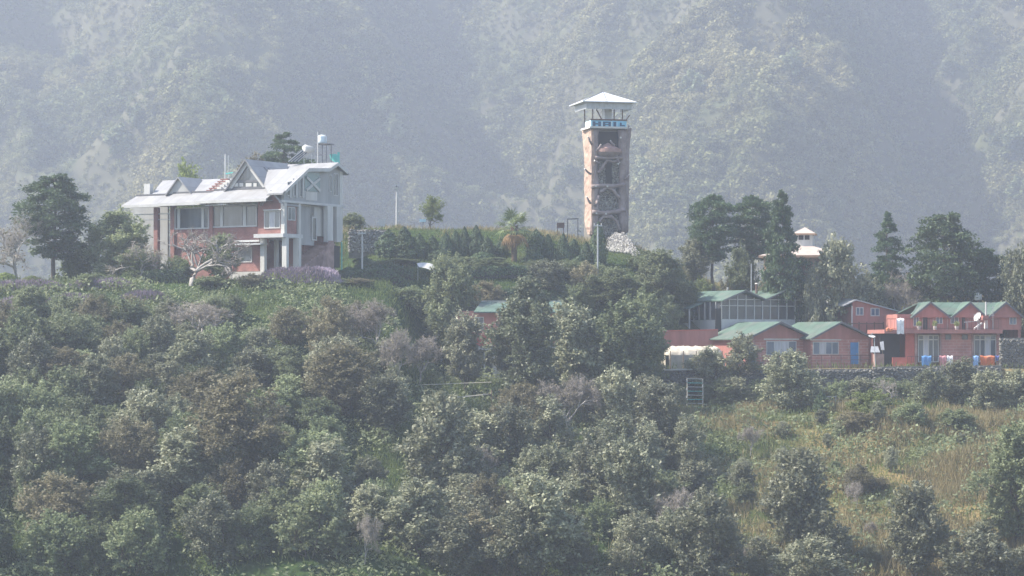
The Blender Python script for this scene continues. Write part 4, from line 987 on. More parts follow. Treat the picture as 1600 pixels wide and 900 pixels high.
# stepped brick parapet between the roofs
for i in range(6):
    px_, py_ = 322 + i * 4.4, 298.5 - i * 3.5
    T.part('parapet_step', fbox(fr, px_, px_ + 12, py_ - 1.8, py_ + 0.2, 1.3 + 0.45 * i, 1.6 + 0.45 * i), M['brick'])
    if i < 5: T.part('parapet_step', fbox(fr, px_ + 9, px_ + 19, py_ - 3.0, py_ + 2.0, 1.32 + 0.45 * i, 1.6 + 0.45 * i), M['cream'])
T.part('chimney', fbox(fr, 225, 234, 287, 306, 1.3, 1.75), M['white'])
# big front gable
wg = 0.95
uA, zA = fr.F(385.5, 253, wg); ul, zl = fr.F(354, 297, wg); ur, zr = fr.F(419, 297, wg)
zb = min(zl, zr)
T.part('gable_glazing', MB().prism([fr(ul + .3, wg + .12, zb), fr(ur - .3, wg + .12, zb), fr(uA, wg + .12, zA - .35)], fr.W * 0.05), M['glass'], label='dark glazed triangle of the big front gable')
bo = T.part('bargeboard', MB().prism([fr(ul - .1, wg, zb - .1), fr(ul + .25, wg, zb - .1), fr(uA, wg, zA - .30), fr(uA, wg, zA + .08)], fr.W * 0.1).prism([fr(uA, wg, zA + .08), fr(uA, wg, zA - .30), fr(ur - .25, wg, zb - .1), fr(ur + .1, wg, zb - .1)], fr.W * 0.1), M['white'])
T.part('cross_beam', fbox(fr, 369, 405, 281.5, 285, wg + .06, wg + .11), M['beam'])
T.part('cross_beam', fbox(fr, 362, 414, 292, 295.5, wg + .06, wg + .11), M['beam'])
for a, b in ((366, 372), (374, 380), (384, 393), (396, 401)):
    T.part('gable_window', fbox(fr, a, b, 286, 291.5, wg + .07, wg + .11), M['white'])
gr_ = T.part('gable_roof', MB().prism([fr(ul - .25, wg - .25, zb - .15), fr(uA, wg - .25, zA + .22), fr(uA, 6.6, zA + .22), fr(ul - .25, 2.2, zb - .15)], (0, 0, -.13)).prism([fr(uA, wg - .25, zA + .22), fr(ur + .3, wg - .25, zb - .15), fr(ur + .3, 3.0, zb - .15), fr(uA, 6.6, zA + .22)], (0, 0, -.13)), M['roof'])
# skylight slats lying on the gable roof
rn = (fr(ur + .3, wg, zb - .15) - fr(uA, wg, zA + .22))
for i in range(4):
    s0 = 0.22 + 0.02 * i; p = fr(uA, wg + 1.6 + .55 * i, zA + .25) + rn * s0; q = fr(uA, wg + 1.9 + .5 * i, zA + .25) + rn * (s0 + .30)
    T.part('skylight', MB().bar(p, q, 0.16, 0.05), M['beam'], gr_)
# right wing: side wall polygon with its roof running back to the left
us = 0.0
prof = [fr.S(px, py, us) for px, py in ((440, 300), (476, 266), (509, 266), (522, 257), (537, 270))]
wlo, zlo = fr.S(440, 316, us); whi, zhi = fr.S(535, 331, us)
zfl = zslabt + (fr.S(470, 318, us)[1] - zslabt)
pol = [fr(us, 0.05, zeave + .15), fr(us, whi - 0.4, zeave + .15)] + [fr(us, w - (0.3 if i == 4 else 0) , z) for i, (w, z) in list(enumerate(prof))[::-1]] + [fr(us, 0.05, prof[0][1] - .3)]
T.part('wall', MB().prism(pol, -fr.U * 0.25), M['grey'], label='grey rendered side wall of the upper wing')
rb = MB()
for i in range(4):
    (wa, za), (wb_, zb_) = prof[i], prof[i + 1]
    if i == 0: wa -= .35; za -= .25
    if i == 3: wb_ += .25; zb_ -= .2
    La, Lb = ((-1.0, -4.6), (-4.6, -6.0), (-6.0, -7.2), (-7.2, -7.2))[i]
    rb.prism([fr(us + .35, wa, za + .16), fr(us + .35, wb_, zb_ + .16), fr(us + Lb, wb_, zb_ + .16), fr(us + La, wa, za + .16)], (0, 0, -.14))
T.part('roof', rb, M['roof'], label='white main roof of the upper wing')
bb = MB()
for i in range(4):
    (wa, za), (wb_, zb_) = prof[i], prof[i + 1]
    bb.prism([fr(us + .36, wa, za + .15), fr(us + .36, wb_, zb_ + .15), fr(us + .36, wb_, zb_ - .12), fr(us + .36, wa, za - .12)], fr.U * 0.05)
T.part('bargeboard', bb, M['white'])
for a, b, t_, bt in ((448.5, 453, 284, 306), (457, 462.5, 279, 307), (467, 472.5, 274, 308)):
    swin(T, fr, a, b, t_, bt, us, 0, t=0.06)
for a in (454.5, 464.2, 474.2):
    T.part('pilaster', sbox(fr, a - 1.3, a + 1.3, 276 if a > 460 else 283, 309, us + .10, .1), M['white'])
xp = sbox(fr, 476.5, 500, 269, 299, us + .03, .03); xpo = T.part('glass_panel', xp, M['tealglass'], label='teal glazed panel with a cross brace')
(wa, za), (wb_, zb_) = fr.S(478, 297, us), fr.S(499, 279, us)
T.part('cross_brace', MB().bar(fr(us + .06, wa, za), fr(us + .06, wb_, zb_), .05, .22), M['white'], xpo)
T.part('cross_brace', MB().bar(fr(us + .09, wa, zb_), fr(us + .09, wb_, za), .05, .22), M['white'], xpo)
T.part('panel', sbox(fr, 478, 495.5, 300, 313, us + .02, .02), M['cream'])
swin(T, fr, 514, 518, 273, 300, us, 0, t=.06); swin(T, fr, 520, 528, 271, 306, us, 1, t=.06, hbar=1)
T.part('corner_pier', sbox(fr, 531, 535.5, 268, 376, us + .05, .5), M['cream'])
# belt course under the upper wing
T.part('belt_course', MB().box(us - .3, us + .22, -0.2, whi, zeave - .02, zeave + .16, fr), M['white'])
T.part('floor_slab', MB().box(-6.5, us - .3, 1.6, whi, zeave - .15, zeave + .1, fr), M['cream'])
# bay: small gable over the corner
uc, zc_ = fr.F(423.5, 299, -.25); ul, zl = fr.F(408, 318, -.25); ur, zr = fr.F(440, 317, -.25)
T.part('bay_gable', MB().prism([fr(ul + .1, 0.0, zl), fr(ur - .1, 0.0, zl), fr(uc, 0.0, zc_ - .12)], fr.W * 0.15), M['brick'])
T.part('bay_roof', MB().prism([fr(ul - .1, -.3, zl - .05), fr(uc, -.3, zc_ + .1), fr(uc, 2.2, zc_ + .1), fr(ul - .1, 2.2, zl - .05)], (0, 0, -.14)).prism([fr(uc, -.3, zc_ + .1), fr(ur + .15, -.3, zr - .08), fr(ur + .15, 2.2, zr - .08), fr(uc, 2.2, zc_ + .1)], (0, 0, -.14)), M['roof'])
fwin(T, fr, 413, 438, 329, 357, 0.0, 2, t=.08, curtains=(1,))
T.part('window_hood', fbox(fr, 411, 439, 327, 328.8, -.25, -.003), M['white'])
T.part('corner_column', MB().box(-.17, .17, -.12, .22, zslabt + .004, zeave - .03, fr), M['cream'])
T.part('wall', MB().box(-.35, us + .02, .25, 1.75, zslabt + .004, zeave - .04, fr), M['brick'], label='red brick bay wall round the corner')
swin(T, fr, 449, 461, 323.5, 344.5, us + .02, 1, t=.07)
w1, _ = fr.S(465.5, 340, us)
T.part('column', MB().box(-.15, .17, w1 - .12, w1 + .18, zslabt + .004, zeave - .03, fr), M['cream'])
# ground-floor porch
T.part('porch_slab', MB().box(uB - .1, .28, -.45, w1 + .3, zslab, zslabt, fr), M['white'])
T.part('canopy', fbox(fr, 366, 405, 375, 378, 0.2, 1.6), M['white']); T.part('canopy', fbox(fr, 366, 410, 380, 382.5, -.1, .6), M['white'])
T.part('wall', fbox(fr, 366, 408, 383, 424, 0.95, 1.2), M['brick']); fwin(T, fr, 372, 394, 386, 410, 0.95, 0, t=.08)
for a, b, t_, bt, w_ in ((406.5, 413, 377, 426, 0.3), (428, 432, 374, 424, 2.2), (440.5, 447.5, 371, 440, -.15), (458, 467, 371, 426, 1.3)):
    u0, z1 = fr.F(a, t_, w_); u1, z0 = fr.F(b, bt, w_)
    T.part('column', MB().box(u0, u1, w_, w_ + .33, min(z0, 5.7) if w_ >= 0 else GZ - .2, zslab - .003, fr), M['cream'])
T.part('wall', fbox(fr, 413, 430, 380, 426, 2.6, 2.7), M['brick']); T.part('wall', fbox(fr, 447, 459, 372, 424, 3.2, 3.3), M['redplain'])
T.part('door', fbox(fr, 432, 440, 378, 424, 3.0, 3.1), M['dark'])  # near-black sheet puts the shade of the porch interior into colour
T.part('plinth', fbox(fr, 358, 414, 424.5, 447, 0.25, 4.1), M['cream'])
T.part('plinth', fbox(fr, 414.5, 470, 425.5, 447, 2.1, 4.4), M['cream'])
for i in range(5):
    T.part('step', MB().box(uB + .5, -.35, 0.35 + .34 * i, 2.08, GZ - .2, GZ + .18 * (i + 1), fr), M['grey'])
# ground side: recessed wall, stair wall and piers under the far wing
T.part('wall', sbox(fr, 467.5, 491, 322, 383, -.3, .2), M['grey']); T.part('wall', sbox(fr, 491.5, 522, 330, 378, -.6, .2), M['brick'])
dw = swin(T, fr, 487, 494.5, 339, 376, -.27, 0, t=.1, name='door')
T.part('wall', sbox(fr, 468, 524, 379, 424, -1.1, .3), M['stained'])
for i in range(9):
    w0, z0 = fr.S(475 + i * 4.4, 412 - i * 3.6, .6)
    T.part('step', MB().box(-.75, .75, w0, w0 + .62, GZ - .3, z0, fr), M['stained'])
T.part('stair_wall', MB().prism([fr(.95, fr.S(496, 416, .95)[0], GZ - .2), fr(.95, fr.S(522, 416, .95)[0], GZ - .2), fr(.95, fr.S(522, 376, .95)[0], fr.S(522, 376, .95)[1]), fr(.95, fr.S(516, 376, .95)[0], fr.S(516, 376, .95)[1])], -fr.U * .18), M['stained'])
for a, b in ((512, 520.5), (526.5, 533)):
    w0, _ = fr.S(a, 350, .35); w1_, _ = fr.S(b, 350, .35)
    T.part('pier', MB().box(-.05, .35, w0, w1_, fr.S(a, 378, .35)[1], zeave - .04, fr), M['cream'])
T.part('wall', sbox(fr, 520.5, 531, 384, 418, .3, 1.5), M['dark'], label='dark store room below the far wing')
T.part('pipe', MB().tube([fr(.8, fr.S(534, 400, .8)[0], GZ), fr(.8, fr.S(534, 400, .8)[0], fr.S(534, 378, .8)[1])], .05, 6), M['teal'])

# ---- things on the lodge roof
ridge_z = prof[3][1] + .16
def uzs(px, py, w): return uz(px, py, w)
bp = uz(461, 257, 7.4)
S_ = Thing('solar_water_heater', 'solar water heater with white tank and tilted tubes on the lodge roof', 'water heater', bp)
tk = MB().tube([uz(474.5, 232, 7.0), uz(476, 231.5, 7.1), uz(487, 234.5, 7.6), uz(488.5, 235, 7.7)], [.2, .30, .30, .2], 12)
S_.part('tank', tk, M['white'], smooth=True)
for i in range(6):
    a = uz(474 + i * 1.9, 236, 7.0 + .1 * i); b = uz(452 + i * 2.7, 252.5, 7.0 - .5 + .1 * i)
    S_.part('collector_tube', MB().tube([a, b], .05, 6), M['steel'] if i % 2 else M['glassb'])
S_.part('frame', MB().bar(uz(473, 234, 6.95), uz(450.5, 252.5, 6.4), .07), M['white'])
for px_, w_ in ((486.8, 7.6), (475, 7.1)): S_.part('leg', MB().bar(uz(px_, 238, w_), uz(px_, 256, w_), .05), M['white'])
bp = uz(503, 256, 7.6)
K = Thing('water_tank_stand', 'dark steel stand holding the water tank above the lodge roof', 'stand', bp)
for dx, dw_ in ((0, 0), (1, 0), (0, 1), (1, 1)):
    a = uz(496 + 14 * dx, 225, 7.4); a = a + fr.W * .7 * dw_
    K.part('leg', MB().bar(a, a - Vector((0, 0, 1.75)), .06), M['beam'])
K.part('platform', MB().prism([uz(494.5, 224.5, 7.3), uz(511.5, 224, 7.3), uz(511.5, 224, 7.3) + fr.W * .95, uz(494.5, 224.5, 7.3) + fr.W * .95], (0, 0, -.07)), M['beam'])
K.part('brace', MB().bar(uz(496, 242, 7.39), uz(510, 242, 7.39), .05), M['beam'])
K.part('pole', MB().tube([uz(496.5, 256, 7.25), uz(496.5, 206, 7.25)], .045, 6), M['white'])
c_ = uz(503.5, 224, 7.75)
B_ = MB(); B_.tube([c_ + Vector((0, 0, z)) for z in (.0, .04, .3, .34, .55, .62, .66)], [.34, .37, .37, .35, .37, .3, .12], 14)
wt = Thing('water_tank', 'pale blue-white round water tank on the steel stand', 'tank', c_); wt.part('body', B_, paint('tank_plastic', (.62, .70, .74), .5, .1), smooth=True)
wt.part('lid', MB().tube([c_ + Vector((0, 0, .665)), c_ + Vector((0, 0, .72))], .14, 10), M['white'])
wt.part('outlet_pipe', MB().tube([c_ + Vector((.26, -.3, .1)), c_ + Vector((.26, -.3, .75))], .03, 6), M['white'])
bp = uz(529, 258, 8.3)
Q_ = Thing('teal_pipe_frame', 'teal pipe post and panel beside the lodge ridge end', 'pipe frame', bp)
Q_.part('post', MB().tube([uz(529, 262, 8.3), uz(529, 238, 8.3)], .10, 8), M['teal'])
Q_.part('panel', MB().prism([uz(515, 241, 8.3), uz(525, 240.5, 8.3), uz(528, 244, 8.3), uz(527, 256, 8.3), uz(516, 249, 8.3)], fr.W * .05), M['teal'])
bp = uz(352, 279, 5)
A_ = Thing('antenna_pole', 'thin white pole with teal crossarm behind the long lodge roof', 'pole', bp)
A_.part('pole', MB().tube([uz(352, 284, 5), uz(352, 241, 5)], .06, 6), M['white']); A_.part('crossarm', MB().bar(uz(353, 271.5, 5), uz(364, 269.5, 5), .08), M['teal'])
single('thin_pole', MB().tube([uz(357, 284, 5.6), uz(357, 243, 5.6)], .035, 6), M['steel'], 'thinner grey pole beside the antenna pole on the lodge', 'pole', uz(357, 284, 5.6))
# ------------------------------------------------------------------ the tower
YT = 218.0
tf = Frame(951, YT, -14)
GT = hz(tf.O.x, YT)
M['flank'] = paint('orange_carved_cement_lit', (0.47, 0.335, 0.265), 0.9, 0.4, 1.8, (0.27, 0.18, 0.14), 0.7, bump=0.8)  # lighter copy of the tower cement: sunlight on the left put into colour
M['trunk'] = paint('brown_carved_cement_shaded', (0.29, 0.235, 0.22), 0.9, 0.35, 1.6, (0.12, 0.09, 0.08), 0.6, bump=0.8)  # greyer copy of the cement: shade of the front put into colour
M['tstone'] = paint('pale_grey_stone', (0.28, 0.265, 0.24), 0.9, 0.3, 5.0, island=0.6)
M['mortar'] = paint('grey_mortar', (0.19, 0.175, 0.155), 0.95, 0.3, 3.0)
M['blue'] = paint('sky_blue_panel', (0.22, 0.50, 0.66), 0.55, 0.15, 2.0, (0.45, 0.5, 0.52), 0.3)
M['navy'] = paint('faded_navy_lettering', (0.05, 0.10, 0.17), 0.7, 0.3, 6.0)
M['zinc'] = paint('pale_zinc_sheet', (0.62, 0.64, 0.66), 0.4, 0.12, 1.5, (0.4, 0.4, 0.4), 0.3, spec=0.5)
M['pinkfloor'] = paint('pink_cement_balcony', (0.36, 0.23, 0.20), 0.85, 0.25, 2.0)
M['paleblue'] = paint('pale_blue_border', (0.50, 0.68, 0.74), 0.6, 0.15, 3.0)
T = Thing('lookout_tower', 'tall brown lookout tower shaped like tree trunks with blue sign and pale metal roof', 'tower', (tf.O.x, YT, GT))
t_ = lambda px, py, w: tf(*(lambda a: (a[0], w, a[1]))(tf.F(px, py, w)))
zt = tf.F(950, 201, 0)[1]
# core walls
T.part('core_wall', MB().box(tf.F(925, 0, .45)[0], tf.F(978, 0, .45)[0], .55, 3.0, GT - .8, zt, tf), M['mortar'])
# flanks: rough slabs, wider towards the top
fl = [(923.5, 366), (918, 366), (913, 345), (914.5, 320), (913, 290), (913.5, 262), (912, 235), (909.5, 203), (923.5, 202)]
uf = tf.F(924, 300, 0)[0]
def rough_flank():
    lft = [(203, 909.5), (235, 912), (262, 913.5), (290, 913), (320, 914.5), (345, 913), (366, 918)]
    nz, nw = 46, 9; vs = []
    for i in range(nz + 1):
        py = 202 + 164 * i / nz; pl = float(np.interp(py, [q[0] for q in lft], [q[1] for q in lft]))
        for j in range(nw + 1):
            k = j / nw; w, z = tf.S(924 + (pl - 924) * k, py, uf)
            d = .10 * mnoise.noise(Vector((w * 1.6, z * 1.3, 3))) + .07 * mnoise.noise(Vector((w * 4, z * 4, 8)))
            vs.append(tf(uf - d * (1 if 0 < j < nw else .4), w, z))
    m = nw + 1; fs = [(i * m + j, i * m + j + 1, (i + 1) * m + j + 1, (i + 1) * m + j) for i in range(nz) for j in range(nw)]
    b = len(vs); vs += [p + tf.U * .3 for p in vs]
    rim = [j for j in range(m)] + [i * m + nw for i in range(1, nz + 1)] + [nz * m + j for j in range(nw - 1, -1, -1)] + [i * m for i in range(nz - 1, 0, -1)]
    fs += [(rim[i], rim[(i + 1) % len(rim)], b + rim[(i + 1) % len(rim)], b + rim[i]) for i in range(len(rim))]
    return MB().add(vs, fs)
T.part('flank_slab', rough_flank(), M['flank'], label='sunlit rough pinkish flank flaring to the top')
fl2 = [(977, 364), (982, 362), (982.5, 320), (983.5, 280), (983, 240), (987, 200), (978.5, 201), (976.5, 240)]
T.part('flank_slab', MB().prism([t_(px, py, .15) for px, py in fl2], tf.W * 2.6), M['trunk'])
# trunk-like corner columns
def lumpy(pts, rad, seed, n=12):
    rr = random.Random(seed); P_ = []; R_ = []
    for i in range(len(pts) - 1):
        for k in range(4):
            s = k / 4; a, b = Vector(pts[i]), Vector(pts[i + 1]); P_.append(a.lerp(b, s) + Vector((rr.gauss(0, .025), rr.gauss(0, .025), 0)))
            R_.append((rad[i] * (1 - s) + rad[i + 1] * s) * rr.uniform(.88, 1.12))
    P_.append(Vector(pts[-1])); R_.append(rad[-1])
    return MB().tube(P_, R_, n)
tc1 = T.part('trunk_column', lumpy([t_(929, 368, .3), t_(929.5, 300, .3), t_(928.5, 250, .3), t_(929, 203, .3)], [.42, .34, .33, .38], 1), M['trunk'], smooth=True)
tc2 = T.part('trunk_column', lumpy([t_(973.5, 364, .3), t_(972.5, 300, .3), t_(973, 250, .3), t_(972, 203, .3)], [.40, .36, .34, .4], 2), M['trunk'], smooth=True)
# branch beams, forks and stubs
for i, (pts, r) in enumerate([([(925, 292), (940, 290), (958, 291), (976, 288)], .17), ([(926, 332), (945, 333), (962, 331), (977, 328)], .20), ([(930, 322), (938, 300), (948, 293), (958, 297), (968, 310)], .13), ([(934, 350), (942, 339), (955, 338), (964, 346), (968, 360)], .13),
                              ([(934, 270), (941, 262), (946, 254), (949, 250)], .12), ([(949, 250), (957, 253), (966, 251)], .10), ([(930, 246), (945, 247), (960, 246), (972, 247)], .14)]):
    T.part('branch_beam', lumpy([t_(a, b, -.05) for a, b in pts], [r * 1.1] + [r] * (len(pts) - 1), 10 + i, 8), M['trunk'], smooth=True)
for i, (a, b, c, d) in enumerate([(923, 272, 914, 264), (923, 318, 917, 308), (925, 226, 919, 214), (932, 236, 939, 226), (960, 227, 954, 220), (977, 280, 983, 273), (978, 205, 983, 196), (936, 254, 929, 251), (965, 248, 968, 254)]):
    st = T.part('branch_stub', MB().tube([t_(a, b, -.12), t_((a + c) / 2, (b + d) / 2 + 1, -.2), t_(c, d, -.3)], [.11, .09, .075], 8), M['trunk'], smooth=True)
    e = t_(c, d, -.3); dr = (e - t_(a, b, -.12)).normalized(); T.part('cut_end', MB().tube([e + dr * .002, e + dr * .03], .07, 8), M['cream'], st)
for i, (a, b) in enumerate(((931, 291), (949, 291), (932, 333), (947, 334), (970, 215), (966, 256))):
    T.part('cut_end', MB().tube([t_(a, b, -.34), t_(a, b, -.24)], .085, 8), M['cream'])
# stone infill
def pebbles(pt, n, smin, smax, seed):
    rr = random.Random(seed); mb = MB()
    for _ in range(n):
        c = pt(rr); s = rr.uniform(smin, smax); a = [rr.uniform(.7, 1.2) * s for _ in range(3)]
        rot = rr.uniform(0, 3.14); ca, sa = math.cos(rot), math.sin(rot)
        vs = [(-1, 0, 0), (1, 0, 0), (0, -1, 0), (0, 1, 0), (0, 0, -1), (0, 0, 1), (.62, .62, .5), (-.62, .6, .5), (-.6, -.62, .5), (.6, -.62, .5)]
        vs = [(x * rr.uniform(.85, 1.1), y * rr.uniform(.85, 1.1), z) for x, y, z in vs]
        mb.add([(c[0] + (x * ca - y * sa) * a[0], c[1] + (x * sa + y * ca) * a[1], c[2] + z * a[2]) for x, y, z in vs],
               [(1, 6, 9), (3, 7, 6), (0, 8, 7), (2, 9, 8), (5, 9, 6), (5, 6, 7), (5, 7, 8), (5, 8, 9), (1, 3, 6), (3, 0, 7), (0, 2, 8), (2, 1, 9), (4, 3, 1), (4, 0, 3), (4, 2, 0), (4, 1, 2)])
    return mb
def inf(x0, x1, y0, y1): return lambda rr: tuple(t_(rr.uniform(x0, x1), rr.uniform(y0, y1), .5))
T.part('stone_infill', pebbles(inf(934, 968, 295, 331), 520, .06, .12, 1), M['tstone'], kind='stuff')
T.part('stone_infill', pebbles(inf(936, 966, 336, 368), 480, .06, .12, 2), M['tstone'], kind='stuff')
T.part('stone_infill', pebbles(inf(935, 947, 252, 289), 200, .06, .11, 3), M['tstone'], kind='stuff')
T.part('stone_infill', pebbles(inf(956, 967, 252, 289), 200, .06, .11, 4), M['tstone'], kind='stuff')
T.part('slit_window', MB().box(tf.F(946.5, 0, .35)[0], tf.F(956, 0, .35)[0], .35, .56, tf.F(950, 286, .3)[1], tf.F(950, 254, .3)[1], tf), M['dark'])
T.part('opening', MB().box(tf.F(933, 0, .5)[0], tf.F(966, 0, .5)[0], .45, .56, tf.F(950, 244, .5)[1], tf.F(950, 206, .5)[1], tf), M['dark'], label='dark opening above the balcony')
# half-round balcony
zb = tf.F(950, 238, 0)[1]; c = tf(tf.F(950, 0, .3)[0], .5, zb)
arc = [c + tf.U * (1.22 * math.cos(a)) - tf.W * (1.25 * math.sin(a)) for a in [math.pi * i / 14 for i in range(15)]]
bo = T.part('balcony', MB().prism([p for p in arc], (0, 0, .18)), M['pinkfloor'])
T.part('balcony_parapet', MB().prism([c + (p - c) * .97 + Vector((0, 0, .182)) for p in arc] , (0, 0, .12)), M['pinkfloor'], bo)
arc2 = [c + (p - c) * .72 + Vector((0, 0, -.30)) for p in arc]
n_ = len(arc); T.part('balcony_underside', MB().add([tuple(p - Vector((0, 0, .003))) for p in arc] + [tuple(p) for p in arc2], [(i, i + 1, n_ + i + 1, n_ + i) for i in range(n_ - 1)] + [tuple(range(n_, 2 * n_))]), M['trunk'], bo)
T.part('balcony_hood', MB().prism([c + (p - c) * .85 + Vector((0, 0, .302)) for p in arc], (0, 0, .04)).add([tuple(c + (p - c) * .85 + Vector((0, 0, .345))) for p in arc] + [tuple(c - tf.W * .2 + Vector((0, 0, .85)))], [(i, i + 1, n_) for i in range(n_ - 1)]), M['pinkfloor'], bo)
# deck with blue sign railing
T.part('deck_slab', MB().box(tf.F(921, 0, -.2)[0], tf.F(980, 0, -.2)[0], -.35, 2.6, zt + .002, zt + .16, tf), M['cream'])
zr0, zr1 = tf.F(950, 199.5, -.3)[1] + .03, tf.F(950, 188.5, -.3)[1]
uu0, uu1 = tf.F(923.5, 0, -.3)[0], tf.F(979, 0, -.3)[0]
sp = T.part('sign_panel', MB().box(uu0, uu1, -.30, -.25, zr0, zr1, tf), M['blue'])
T.part('side_panel', MB().box(uu0, uu0 + .05, -.245, 1.6, zr0, zr1, tf), M['paleblue']); T.part('side_panel', MB().box(uu1 - .05, uu1, -.245, 1.6, zr0, zr1, tf), M['blue'])
T.part('back_panel', MB().box(uu0 + .055, uu1 - .055, 1.65, 1.7, zr0, zr1, tf), M['blue'])
T.part('top_rail', MB().box(uu0 - .05, uu1 + .05, -.33, -.22, zr1 + .003, zr1 + .13, tf), M['rust'])
for px_ in (924.5, 939.8, 940.8, 954.6, 955.6, 963.6): T.part('sign_border', MB().box(tf.F(px_, 0, -.3)[0], tf.F(px_, 0, -.3)[0] + .05, -.306, -.301, zr0 + .06, zr1 - .06, tf), M['paleblue'], sp)
lz0, lz1 = zr0 + .08, zr1 - .09; lh = lz1 - lz0
def letter(px0, px1, strokes):
    u0, u1 = tf.F(px0, 0, -.3)[0], tf.F(px1, 0, -.3)[0]; mb = MB(); lw = u1 - u0
    for (a, b, c_, d) in strokes: mb.box(u0 + a * lw, u0 + c_ * lw, -.325, -.302, lz0 + b * lh, lz0 + d * lh, tf)
    T.part('letter', mb, M['navy'], sp)
letter(926, 939, [(0, 0, .33, 1), (.67, 0, 1, 1), (.335, .36, .665, .64)])
letter(942, 954.5, [(0, 0, .30, 1), (.70, 0, 1, 1), (.305, .74, .695, 1), (.305, .30, .695, .52)])
letter(956.5, 963, [(.3, 0, .95, 1)])
letter(968.5, 976.5, [(0, .1, .35, .85), (.355, .1, .95, .36)])
# roof on thin posts
zr = tf.F(950, 170, 0)[1]
for px_, w_ in ((926, -.2), (972.5, -.2), (926, 2.3), (972.5, 2.3), (957.5, 2.3)):
    u_ = tf.F(px_, 0, -.2)[0]; T.part('post', MB().bar(tf(u_, w_, zt + .16), tf(u_, w_, zr + .3), .09), M['rust'])
T.part('brace', MB().bar(t_(932, 171, .4), t_(941, 188, -.1), .08), M['rust']); T.part('brace', MB().bar(t_(976, 190, -.1), t_(984, 180, -.2), .07), M['rust'])
T.part('stair_hatch', MB().box(tf.F(945, 0, 1)[0], tf.F(956, 0, 1)[0], 1.0, 2.0, zt + .17, zr + .2, tf), M['zinc'])
for i in range(17):
    a = 916 + i * (987.5 - 916) / 17
    u0, u1 = tf.F(a, 0, -.75)[0], tf.F(a + 71.5 / 17, 0, -.75)[0]
    T.part('skirt_sheet', MB().box(u0, u1 - .012, -.75 - .012 * (i % 2), -.72, tf.F(950, 170.5, -.7)[1], tf.F(950, 159.5, -.7)[1], tf), M['steel'])
ue0, ue1 = tf.F(916, 0, -.75)[0], tf.F(987.5, 0, -.75)[0]
for u_ in (ue0, ue1): T.part('skirt_sheet', MB().box(u_, u_ + .03, -.715, 2.8, tf.F(950, 170.5, -.7)[1], tf.F(950, 159.5, -.7)[1], tf), M['steel'])
zE = tf.F(950, 158.8, -1)[1]; zA = tf.F(950, 145, 1.3)[1] + .05
uR0, uR1 = tf.F(911, 0, -1.2)[0], tf.F(996.5, 0, -1.2)[0]; um = (uR0 + uR1) / 2 - .1
cs = [tf(uR0, -1.2, zE), tf(uR1, -1.2, zE), tf(uR1, 3.3, zE), tf(uR0, 3.3, zE)]; ap = tf(um + .1, 1.05, zA)
ro = T.part('roof', MB().add([tuple(p) for p in cs] + [tuple(p - Vector((0, 0, .06))) for p in cs] + [tuple(ap)], [(0, 1, 8), (1, 2, 8), (2, 3, 8), (3, 0, 8), (7, 6, 5, 4), (0, 4, 5, 1), (1, 5, 6, 2), (2, 6, 7, 3), (3, 7, 4, 0)]), M['zinc'])
mid = (cs[0] + cs[1]) / 2 - tf.U * .3
for q in (cs[0], cs[1], mid): T.part('seam', MB().bar(q + Vector((0, 0, .02)), ap + Vector((0, 0, .02)), .03), M['beam'], ro)
# rubble heap at its foot: stones nobody could count
def heap(rr):
    px = rr.triangular(942, 1000, 970); k = (px - 946) / 51
    top = float(np.interp(px, [942, 950, 958, 974, 984, 992, 1000], [384, 374, 366, 365, 376, 388, 398])) + rr.uniform(-1.5, 2.5); bot = 396 + 8 * k
    py = rr.uniform(top, max(top + 4, bot)); Y = 216.8 - (py - 364) * .085
    p = at(px, py, Y); g = hz(p.x, p.y); return (p.x, p.y, max(p.z, g + .02))
hp = pebbles(heap, 1100, .07, .20, 9)
o = single('rubble_heap', hp, M['tstone'], 'heap of pale loose stones spilling from the tower foot', 'rubble', (tf.O.x + 1, 215.5, hz(tf.O.x + 1, 215.5)), kind='stuff')
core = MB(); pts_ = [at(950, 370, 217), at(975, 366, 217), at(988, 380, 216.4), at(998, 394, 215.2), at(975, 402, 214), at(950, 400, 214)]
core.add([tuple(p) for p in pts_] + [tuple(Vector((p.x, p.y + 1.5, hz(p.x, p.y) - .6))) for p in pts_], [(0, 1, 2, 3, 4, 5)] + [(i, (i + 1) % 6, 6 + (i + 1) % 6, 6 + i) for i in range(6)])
oc = bpy.data.objects.new('heap_core', core.mesh('heap_core', M['dark'], o.location)); link(oc, o)  # near-black core puts the shade between the stones into colour
# ------------------------------------------------------------------ glass hall with two green gables
fr = Frame(1126, 205, -30)
gz = hz(fr.O.x, 205)
T = Thing('glass_hall', 'white-framed glass hall with two green gable roofs above the red cottages', 'building', fr(0, 0, gz))
def uz(px, py, w): u, z = fr.F(px, py, w); return fr(u, w, z)
def fz(px, py, w=0): return fr.F(px, py, w)
M['glasshall'] = paint('hall_window_glass', (0.07, 0.075, 0.08), 0.2, 0.5, 0.8, spec=0.6)
pts = [fz(1126, 469), fz(1160, 456), fz(1192, 468), fz(1224, 455), fz(1257, 468)]
zw0 = fz(1190, 531)[1]; zsill = fz(1190, 499)[1]; zh = fz(1190, 478)[1]; zev = pts[2][1]
uend = pts[4][0]
T.part('wall', MB().box(0, uend, 0, .2, gz - .6, zsill, fr), M['white'], label='white dado wall below the glazing')
gzg = T.part('glazing', MB().prism([fr(0, .1, zsill + .003), fr(uend, .1, zsill + .003), fr(uend, .1, pts[4][1]), fr(pts[3][0], .1, pts[3][1] - .1), fr(pts[2][0], .1, pts[2][1] - .05), fr(pts[1][0], .1, pts[1][1] - .1), fr(0, .1, pts[0][1])], fr.W * .05), M['glasshall'])
